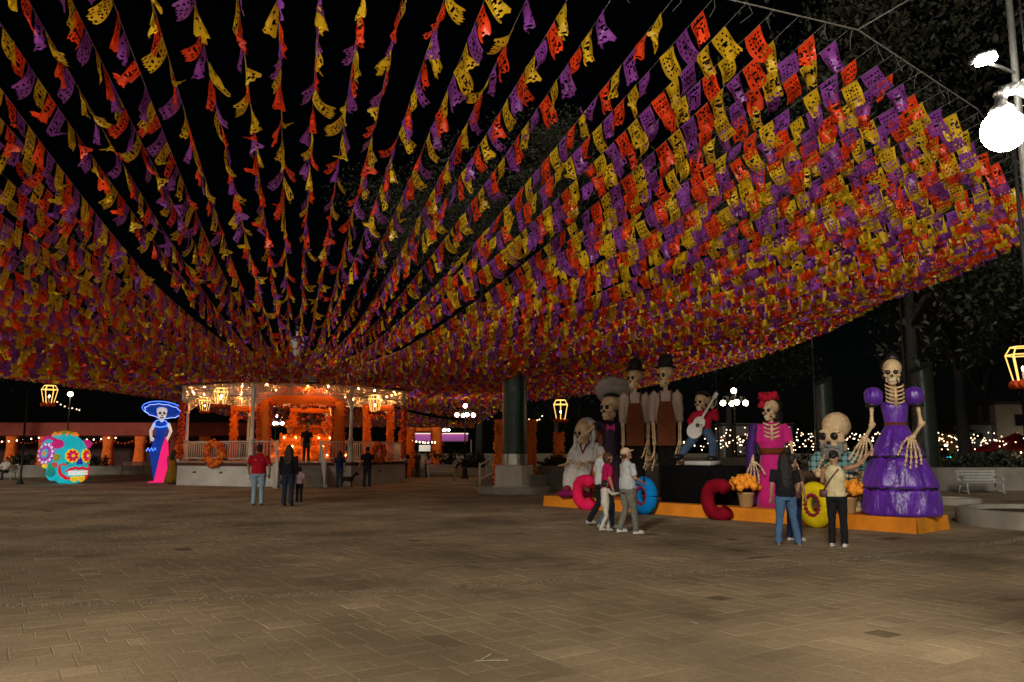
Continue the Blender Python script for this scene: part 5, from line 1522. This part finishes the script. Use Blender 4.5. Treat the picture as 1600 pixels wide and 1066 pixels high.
person(982, 834, R(-72), 1.66, 'man in a beige cap and pale grey shirt looking at his phone', cloth('pale_grey', (.42, .43, .43)), cloth('khaki_grey', (.15, .145, .12)), hair='brown', cap=cloth('beige_cap', (.55, .38, .24)), bulk=1.2, head_tilt=-.3, legs=((-.1, .0, .5), (-.11, -.14, .1), (.1, .08, .5), (.11, .12, .08)), arms=((-.27, .04, 1.12), (-.18, .26, 1.0), (.27, .04, 1.12), (.16, .28, 1.02)), shoes=(.55, .54, .52), extra=bag((.0, .38, 1.05), (.08, .015, .15), BLACK, name='phone'))
# two women before the yellow letter
person(1231, 852, R(2), 1.58, 'woman with very long black hair and blue jeans seen from behind', cloth('black', (.012, .012, .014)), cloth('blue_denim', (.06, .125, .23)), hstyle='verylong', legs=((-.13, .0, .5), (-.19, -.02, .08), (.13, .0, .5), (.2, -.02, .08)), bulk=1.1, shoes=(.12, .12, .12), arms=((-.25, -.0, 1.12), (-.25, .08, .88), (.26, .0, 1.12), (.24, .1, .9)), extra=bag((.25, .08, 1.0), (.14, .1, .3), BR))
person(1243, 845, R(-60), 1.55, 'person in navy trousers mostly hidden behind the long-haired woman', cloth('brown_top', (.09, .05, .04)), cloth('navy_trousers', (.012, .018, .06)), shoes=(.5, .49, .47))
person(1311, 854, R(-35), 1.60, 'woman in a cream vest reaching up to a skeleton hand', cloth('cream_vest', (.62, .52, .30)), cloth('black', (.012, .012, .014)), hstyle='bun', sleeve='none', lean=-.1, head_turn=R(-20), head_tilt=.35, arms=((-.25, .05, 1.16), (-.18, .2, 1.2), (.36, .14, 1.46), (.52, .36, 1.66)), shoes=(.5, .42, .38), extra=bag((-.21, -.06, .95), (.14, .1, .14), BR, [(-.2, -.1, 1.0), (-.06, -.175, 1.2), (.1, -.165, 1.4)]))
# far visitors
far = [(632, 748, 1.72, 'dark-dressed man standing right of the bandstand', R(20), 'black'), (652, 746, 1.66, 'second dark visitor right of the bandstand', R(-30), 'charcoal'), (667, 746, 1.6, 'visitor in a pale flowered top near the purple stall', R(60), 'pale_flower'), (268, 756, 1.68, 'person in an ochre dress between the neon figure and the bandstand', R(10), 'ochre')]
for px, py, H, lab, rz, c in far:
    cl = {'black': (.012, .012, .014), 'charcoal': (.03, .03, .032), 'pale_flower': (.35, .25, .24), 'ochre': (.30, .16, .02)}[c]
    person(px, py, rz, H, lab, cloth(c, cl), cloth('charcoal', (.03, .03, .032)), hstyle='long' if c in ('pale_flower', 'ochre') else 'short', dress=cloth('ochre', (.30, .16, .02)) if c == 'ochre' else None)
q = ground_at(-2, 750)
person(0, 0, R(175), 1.7, 'man in a pale shirt seated on the bench at the far left', cloth('pale_shirt', (.5, .46, .42)), cloth('charcoal', (.03, .03, .032)), loc=Vector((q.x + .35, q.y + .02, 0)), seat=True, legs=((-.12, .42, .5), (-.12, .45, .08), (.12, .42, .5), (.12, .45, .08)), arms=((-.25, .08, .72), (-.15, .3, .58), (.25, .08, .72), (.15, .3, .58)))

# dog on its leash
q = ground_at(541, 762)
t = empty('dog', (q.x, q.y, 0), R(15), 'small dark dog on a leash between the woman and the man', 'dog')
m = MB()
m.tube([(-.26, 0, .40), (-.12, 0, .40), (.08, 0, .37), (.22, 0, .38), (.3, 0, .43)], [(.075, .08), (.085, .09), (.10, .12), (.10, .125), (.06, .08)], 12)
m.tube([(.26, 0, .44), (.36, 0, .56), (.4, 0, .6)], [.07, .055, .055], 8); m.ell((.43, 0, .6), (.085, .065, .065)); m.tube([(.46, 0, .59), (.56, 0, .565)], [.045, .03], 8)
for s in (-1, 1):
    m.tube([(.22, s * .07, .36), (.21, s * .075, .2), (.23, s * .075, .03)], [.05, .03, .024], 8); m.ell((.245, s * .075, .02), (.04, .025, .02))
    m.tube([(-.22, s * .07, .38), (-.14, s * .08, .25), (-.27, s * .08, .15), (-.25, s * .08, .03)], [.07, .045, .026, .022], 8); m.ell((-.235, s * .08, .02), (.04, .025, .02))
    m.tube([(.4, s * .045, .64), (.37, s * .06, .72)], [.028, .008], 6)
m.tube([(-.26, 0, .44), (-.38, 0, .5), (-.44, 0, .6)], [.03, .02, .01], 6)
m.build('body', mat('dog_fur', (.035, .022, .014), .8, var=.4, bump=.6, bscale=40), t, voxel=.014, sm=1)
m = MB(); m.tube([(.28, 0, .46), (.33, .06, .5), (.37, 0, .5), (.33, -.06, .5), (.28, 0, .46)], .012, 5); m.build('collar', mat('red_collar', (.3, .02, .02), .6), t)
for s in (-1, 1): m = MB(); m.ell((.48, s * .045, .62), (.012,) * 3, nu=6, nv=5); m.build('eye', BLACK, t)
m = MB(); hnd = ground_at(573, 763) + Vector((-.34, .02, .92)); dg = Vector((q.x + .28, q.y + .05, .5))
m.tube([dg, dg.lerp(hnd, .5) + Vector((0, 0, -.08)), hnd], .012, 5); tag(m.build('leash', IRON), 'dark leash between the dog and the man in black', 'leash')

# ------------------------------------------------------------------ background: buildings, stalls, lights
DRAPE = mat('orange_drape', (.75, .13, .01), .85, var=.3, scale=6, bump=.6, stretch=(3, 3, .4))
t = empty('arcade_building', at(120, 700, 68) * 1.0, 0, 'long low arcade draped in dark orange behind the skull', 'building')
t.location.z = 0
RW = mat('red_wall', (.22, .035, .02), .85, var=.25, scale=1)
m = MB(); m.rbox((0, 3, 1.95), (30, .4, 3.9), .02); m.build('back_wall', mat('dark_wall', (.05, .02, .015), .9), t, smooth=False)
m = MB(); m.rbox((0, 0, 3.45), (30, .5, 1.1), .03); m.build('beam', RW, t, smooth=False)
for i in range(11):
    x = -13.5 + 2.7 * i
    m = MB(); m.rbox((x, 0, 1.44), (.45, .45, 2.88), .03); pr_ = m.build('pier', RW, t, smooth=False)
    if i in (3, 4, 6, 7, 9): m = MB(); m.lathe([(.62, .02), (.5, 1.0), (.42, 2.0), (.5, 2.85)], 20, (x, -.1, 0), wob=fold_wob(7, .08)); m.build('drape', DRAPE, pr_)
    m = MB(); flowers(m, [(x + 2.7 * j / 9, -.32, 2.75 - .5 * math.sin(math.pi * j / 9)) for j in range(10)], .08, .02); tag(m.build('garland', MARI2, t), kind='stuff')
sb = MB(); sb.ell((0, 0, 0), (.05, .05, .06), nu=8, nv=6); sbm = sb.mesh('bulb', BULB_S)
sb2 = MB(); sb2.ell((0, 0, 0), (.042, .042, .042), nu=7, nv=5); sbm2 = sb2.mesh('bulb', lamp_mat('far_bulb', (1.0, .66, .38), 3.5))
def bulb_line(a, b, n, sag, lab, jit=.05, me=None):
    a, b = Vector(a), Vector(b)
    t = empty('light_string', a, 0, lab, 'string lights', 'strings of small warm lights')
    pts = []
    for i in range(n + 1):
        q = i / n; p = a.lerp(b, q) - a; p.z -= sag * 4 * q * (1 - q); pts.append(p)
    m = MB(); m.tube(pts, .008, 4, cap=False); m.build('cable', IRON, t)
    for p in pts: link('bulb', me or sbm2, t, (p.x + random.uniform(-jit, jit), p.y, p.z - .05 + random.uniform(-jit, jit)))
bulb_line(at(-20, 690, 66), at(60, 684, 66), 7, .1, 'string of lights over the far left arcade end', me=sbm)
bulb_line(at(80, 682, 66), at(180, 683, 66), 9, .15, 'string of lights over the arcade above the skull', me=sbm)
bulb_line(at(90, 628, 60), at(125, 640, 60), 6, .1, 'short string of lights under the single round lamp')
bulb_line(at(640, 685, 58), at(680, 690, 58), 8, .15, 'string of lights on the orange gate right of the bandstand', me=sbm)
for i in range(26):
    x0 = 1060 + random.uniform(-30, 560); x1 = x0 + random.uniform(90, 190); y0 = 672 + random.uniform(0, 26); y1 = y0 + random.uniform(-6, 6); dp = random.uniform(52, 66)
    bulb_line(at(x0, y0, dp), at(x1, y1, dp), random.randrange(12, 20), random.uniform(.1, .35), 'one of the strings of tiny lights glittering behind the stage', jit=.32)
bulb_line(at(826, 655, 60), at(848, 650, 60), 5, .2, 'few small lights behind the green column')
# orange gate and stall right of the bandstand
q = ground_at(661, 741)
t = empty('flower_gate', (q.x, 60, 0), 0, 'tall orange gate with lights right of the bandstand', 'flower gate')
t.location.x = at(661, 700, 60).x
for s in (-1, 1):
    m = MB(); m.rbox((s * 1.0, 0, 1.7), (.62, .5, 3.4), .04); po = m.build('post', ORANGE, t)
    m = MB(); flowers(m, [(s * 1.0 + e * .33, -.2, .1 + .22 * i) for i in range(15) for e in (-1, 1)], .12, .03); tag(m.build('flower_fringe', MARI2, po), kind='stuff')
m = MB(); m.rbox((0.1, 0, 3.2), (2.6, .4, .28), .04); m.build('lintel', ORANGE, t)
for px, dep, lab in ((829, 33.2, 'slim orange flower pillar left of the sombrero skeleton'), (781, 33, 'slim orange flower pillar left of the green column'), (873, 35.5, 'orange flower pillar under the lantern behind the seated skeleton'), (634, 51, 'broad orange flower pillar right of the bandstand')):
    q = at(px, 700, dep); h_ = 2.9 if px != 873 else 2.4
    t = empty('flower_pillar', (q.x, q.y, 0), 0, lab, 'flower pillar', 'orange flower pillars')
    w_ = .34 if px != 634 else .75
    m = MB(); m.rbox((0, 0, h_ / 2), (w_, w_, h_), .04); m.build('core', ORANGE, t)
    m = MB(); flowers(m, [(e * w_ * .5, -w_ * .4, .1 + .15 * i) for i in range(int(h_ / .15)) for e in (-1, 1)], .09, .03); tag(m.build('blossoms', MARI, t), kind='stuff')
q = at(690, 700, 78)
t = empty('market_stall', (q.x, q.y, 0), 0, 'far stall with a glowing purple awning', 'stall')
m = MB(); m.rbox((0, 0, 2.9), (5.0, 2, .7), .1); m.build('awning', mat('purple_awning', (.4, .08, .4), .7, emit=.16, ecol=(.42, .12, .36)), t)
m = MB(); m.rbox((0, 0, 3.3), (5.1, 2.1, .06), .02); m.build('light_tube', lamp_mat('cool_tube', (1, .75, .55), .8), t)
m = MB()
for s in (-1, 1): m.tube([(s * 2.9, -.8, 0), (s * 2.9, -.8, 2.7)], .06, 6)
m.rbox((0, .6, .6), (5.6, .8, 1.2), .03); m.build('counter', mat('stall_wood', (.15, .1, .07), .8), t)
m = MB(); m.rbox((-1.6, -.3, 1.9), (1.1, .05, .6), .02); m.build('menu_board', mat('lit_board', (.6, .55, .45), .6, emit=.35), t)

# houses, tent and neon posts on the right
def house(px0, px1, dep, h, col, lab, wins):
    a, b = at(px0, 700, dep), at(px1, 700, dep); w = b.x - a.x
    t = empty('house', ((a.x + b.x) / 2, dep, 0), 0, lab, 'building')
    m = MB(); m.rbox((0, 1.5, h / 2), (w, 3, h), .03); m.build('wall', mat('wall_' + lab.split()[0], col, .9, var=.15), t, smooth=False)
    m = MB(); m.rbox((0, 1.4, h + .1), (w + .3, 3.4, .18), .03); m.build('roof', mat('roof_dark', (.05, .04, .035), .8), t, smooth=False)
    for (u, z, ww, wh) in wins:
        m = MB(); m.rbox((u * w, -.03, z), (ww, .1, wh), .01); wi = m.build('window', mat('window_frame', (.2, .19, .17), .6), t, smooth=False)
        m = MB(); m.rbox((u * w, -.085, z), (ww - .12, .04, wh - .12), .005); m.build('pane', mat('dark_glass', (.01, .012, .014), .15), wi, smooth=False)
    return t
house(1464, 1492, 70, 3.1, (.52, .36, .08), 'yellow little house behind the purple gown', [(-.15, 1.6, .9, 1.0)])
house(1492, 1520, 71, 3.3, (.42, .44, .42), 'white little house beside the yellow one', [(0, 1.55, .9, 1.1)])
house(1520, 1552, 73, 4.0, (.25, .27, .25), 'grey-green house behind the red tent', [(-.2, 3.0, .9, .6), (.2, 1.4, .8, 1.2)])
house(1560, 1680, 78, 6.2, (.3, .24, .17), 'tan tall house behind the red tent', [(-.2, 4.6, 1, 1.2), (.2, 4.6, 1, 1.2), (0.0, 2.0, 1, 1.6)])
house(1130, 1240, 80, 4.2, (.12, .1, .09), 'dim house behind the lights in the middle right', [(-.2, 2.6, 1, 1.2), (.2, 2.6, 1, 1.2)])
for px, wc, eyc in ((1476, 666, 0), (1505, 664, 0)):
    pass
q = at(1478, 696, 66); m = MB(); m.ell((q.x, q.y, q.z), (.12, .12, .12)); 
tt = empty('wall_lamp', (q.x, q.y, 0), 0, 'bright small lamp above the yellow house', 'lamp'); m = MB(); m.ell((0, 0, q.z), (.14, .12, .1)); m.build('bulb', sbm.materials[0], tt); m = MB(); m.tube([(0, 0, 0), (0, 0, q.z)], .03, 6); m.build('pole', IRON, tt)
q = at(1590, 715, 58)
t = empty('red_tent', (q.x, q.y, 0), R(6), 'red peaked market tent at the right edge', 'tent')
RT = mat('red_canvas', (.25, .006, .008), .8, var=.2, bump=.3)
m = MB(); w = 2.1; e, tz = 1.78, 2.95
vs = [(-w, -w, e), (w, -w, e), (w, w, e), (-w, w, e), (0, 0, tz)]
for i in range(4):
    a_, b_ = Vector(vs[i]), Vector(vs[(i + 1) % 4]); c_ = Vector(vs[4]); n = 6
    rows = []
    for j in range(n):
        k = j / n; s_k = k - .12 * math.sin(math.pi * k)
        A_, B_ = a_.lerp(c_, k), b_.lerp(c_, k); A_.z = B_.z = e + (tz - e) * (k ** 1.35)
        rows += [A_, B_]
    rows += [c_, c_]
    m._add(rows, [(2 * j, 2 * j + 1, 2 * j + 3, 2 * j + 2) for j in range(n)])
    m._add([a_, b_, b_ - Vector((0, 0, .22)), a_ - Vector((0, 0, .22))], [(0, 3, 2, 1)])
m.build('canopy', RT, t, smooth=False)
for sx in (-1, 1):
    for sy in (-1, 1): m = MB(); m.tube([(sx * w, sy * w, 0), (sx * w, sy * w, e)], .035, 6); m.build('leg', MAST, t)
for i in range(7): link('bulb', sbm, t, (-w + 2 * w * i / 6, -w - .05, e - .26))
for px, c, nm in ((1487, (.02, .9, .25), 'green'), (1515, (1.0, .05, .75), 'magenta')):
    q = at(px, 738, 50); t = empty('neon_post', (q.x, q.y, 0), 0, nm + ' glowing light post beside the far bench', 'light post', 'glowing posts')
    m = MB(); m.lathe([(.045, .3), (.05, 1.3)], 8); m.build('tube', lamp_mat('neon_' + nm, c, 1.6), t)
    m = MB(); m.lathe([(.14, 0), (.1, .28)], 10); m.build('base', IRON, t)
    m = MB(); m.ell((-.18, 0, 1.2), (.09, .05, .07)); m.build('leaf_light', lamp_mat('neon2_' + nm, (.05, .3, 1.0) if nm == 'green' else (.8, .1, 1), 1.0), t)
# two thin background pieces: dark hedge rows
LEAF = mat('dark_leaf', (.016, .022, .009), .6, var=.5, scale=1.2, bump=0, transl=.25)
LEAF2 = mat('dry_leaf', (.042, .043, .023), .6, var=.5, scale=1.2, bump=0, transl=.25)
BARK = mat('bark', (.016, .013, .010), .9, var=.35, bump=.8)
def leaf_cloud(centres, radii, per, size, droop=.4):
    n = len(centres) * per
    c = np.repeat(np.asarray(centres), per, axis=0); r = np.repeat(np.asarray(radii), per)[:, None]
    d = rng.normal(size=(n, 3)); d /= np.linalg.norm(d, axis=1)[:, None]
    pos = c + d * r * (rng.random((n, 1)) ** .45) * np.array([1, 1, .75])
    pos[:, 2] -= droop * r[:, 0] * rng.random(n) * .6
    a = rng.normal(size=(n, 3)); a[:, 2] -= droop * 1.5; a /= np.linalg.norm(a, axis=1)[:, None]
    b = np.cross(a, rng.normal(size=(n, 3))); b /= np.linalg.norm(b, axis=1)[:, None]
    s = size * rng.uniform(.6, 1.4, (n, 1))
    v = np.stack([pos - b * s * .16, pos + a * s * .55 - b * s * .28, pos + a * s * 1.25, pos + a * s * .55 + b * s * .28], axis=1).reshape(-1, 3)
    q = np.arange(n * 4).reshape(n, 4)
    return v, q
def tree(x, y, h, cr, lab, lm=LEAF, clusters=90, per=55, size=.34, droop=.5, trunk_h=None):
    t = empty('tree', (x, y, 0), random.uniform(0, 6), lab, 'tree', 'dark trees round the square')
    th = trunk_h or h * .35
    m = MB(); m.tube([(0, 0, 0), (.1, .05, th * .5), (.05, .15, th), (.2, .1, h * .75)], [.42, .3, .24, .06], 10)
    cs, rs = [], []
    for i in range(9):
        a = i * 2.4 + random.uniform(-.3, .3); z0 = th * random.uniform(.75, 1.2); ln = cr * random.uniform(.6, 1.0)
        e = Vector((ln * math.cos(a), ln * math.sin(a), z0 + (h - z0) * random.uniform(.25, .85)))
        mid = Vector((e.x * .45, e.y * .45, z0 + (e.z - z0) * .65))
        m.tube([(.08, .1, z0), mid, e], [.14, .09, .03], 6)
        for k in range(clusters // 9):
            q = random.random() ** .6; p = mid.lerp(e, q) + Vector((random.gauss(0, cr * .2), random.gauss(0, cr * .2), random.gauss(0, h * .07)))
            cs.append(tuple(p)); rs.append(cr * random.uniform(.12, .26))
    m.build('trunk', BARK, t)
    v, q = leaf_cloud(cs, rs, per, size, droop)
    link('crown', np_mesh('crown', v, q, [lm]), t)
TREES = [(-3.0, 74, 36, 13, 'tall feathery tree above the middle of the canopy', LEAF2), (20.5, 41, 28, 14, 'tall feathery tree behind the flags right of middle', LEAF2), (27, 48, 22, 9, 'large dark tree behind the lit street lamp', LEAF), (36, 56, 24, 10, 'large dark tree behind the purple-gowned skeleton', LEAF), (27, 33, 17, 7, 'dark tree at the right edge behind the lantern', LEAF), (21, 78, 20, 9, 'far dark tree behind the light strings', LEAF), (46, 78, 22, 10, 'far dark tree at the right above the red tent', LEAF), (-42, 62, 18, 9, 'dark tree at the far left behind the lantern', LEAF), (-56, 78, 20, 10, 'far dark tree beyond the left edge', LEAF), (5, 92, 20, 9, 'far dark tree behind the green column', LEAF)]
for x, y, h, cr, lab, lm in TREES: tree(x, y, h, cr, lab, lm, clusters=180 if lm is LEAF2 else 108, per=190 if lm is LEAF2 else 110, size=.25 if lm is LEAF2 else .26)
def shrub(px, dep, h, w, lab):
    q = at(px, 720, dep)
    t = empty('shrub', (q.x, q.y, 0), 0, lab, 'shrub', 'dark shrubs in the planters')
    m = MB()
    for i in range(5): a = i * 1.3; m.tube([(0, 0, 0), (w * .2 * math.cos(a), w * .2 * math.sin(a), h * .4), (w * .4 * math.cos(a), w * .4 * math.sin(a), h * .8)], [.04, .03, .01], 5)
    m.build('stems', BARK, t)
    cs = [(random.gauss(0, w * .28), random.gauss(0, w * .25), h * random.uniform(.3, .95)) for _ in range(22)]
    v, qd = leaf_cloud(cs, [w * .2] * 22, 34, .16, .3); link('foliage', np_mesh('foliage', v, qd, [LEAF]), t)
for px, dep, h, w, lab in ((702, 54, 1.7, 1.8, 'dark shrub behind the white bench right of the bandstand'), (742, 53, 1.6, 1.6, 'dark shrub beside the middle street lamp'), (862, 34.6, 1.5, 1.4, 'dark shrub left of the seated skeleton'), (905, 36, 1.6, 1.5, 'dark shrub behind the armchair'), (1510, 36, 1.5, 1.8, 'dark shrub behind the far right bench'), (1560, 36, 1.7, 1.9, 'dark shrub under the red tent'), (1590, 38, 1.7, 1.9, 'dark shrub at the right edge'), (1470, 38, 1.5, 1.8, 'dark shrub right of the purple gown'), (1225, 38, 1.6, 2.0, 'dark shrub behind the crouching skeleton'), (1180, 40, 1.6, 2.0, 'dark shrub behind the magenta dress'), (1360, 39, 1.6, 2.0, 'dark shrub left of the purple gown'), (30, 52, 1.4, 1.6, 'dark shrub behind the far left lantern pole'), (150, 58, 1.3, 1.6, 'dark shrub right of the skull')):
    shrub(px, dep, h, w, lab)
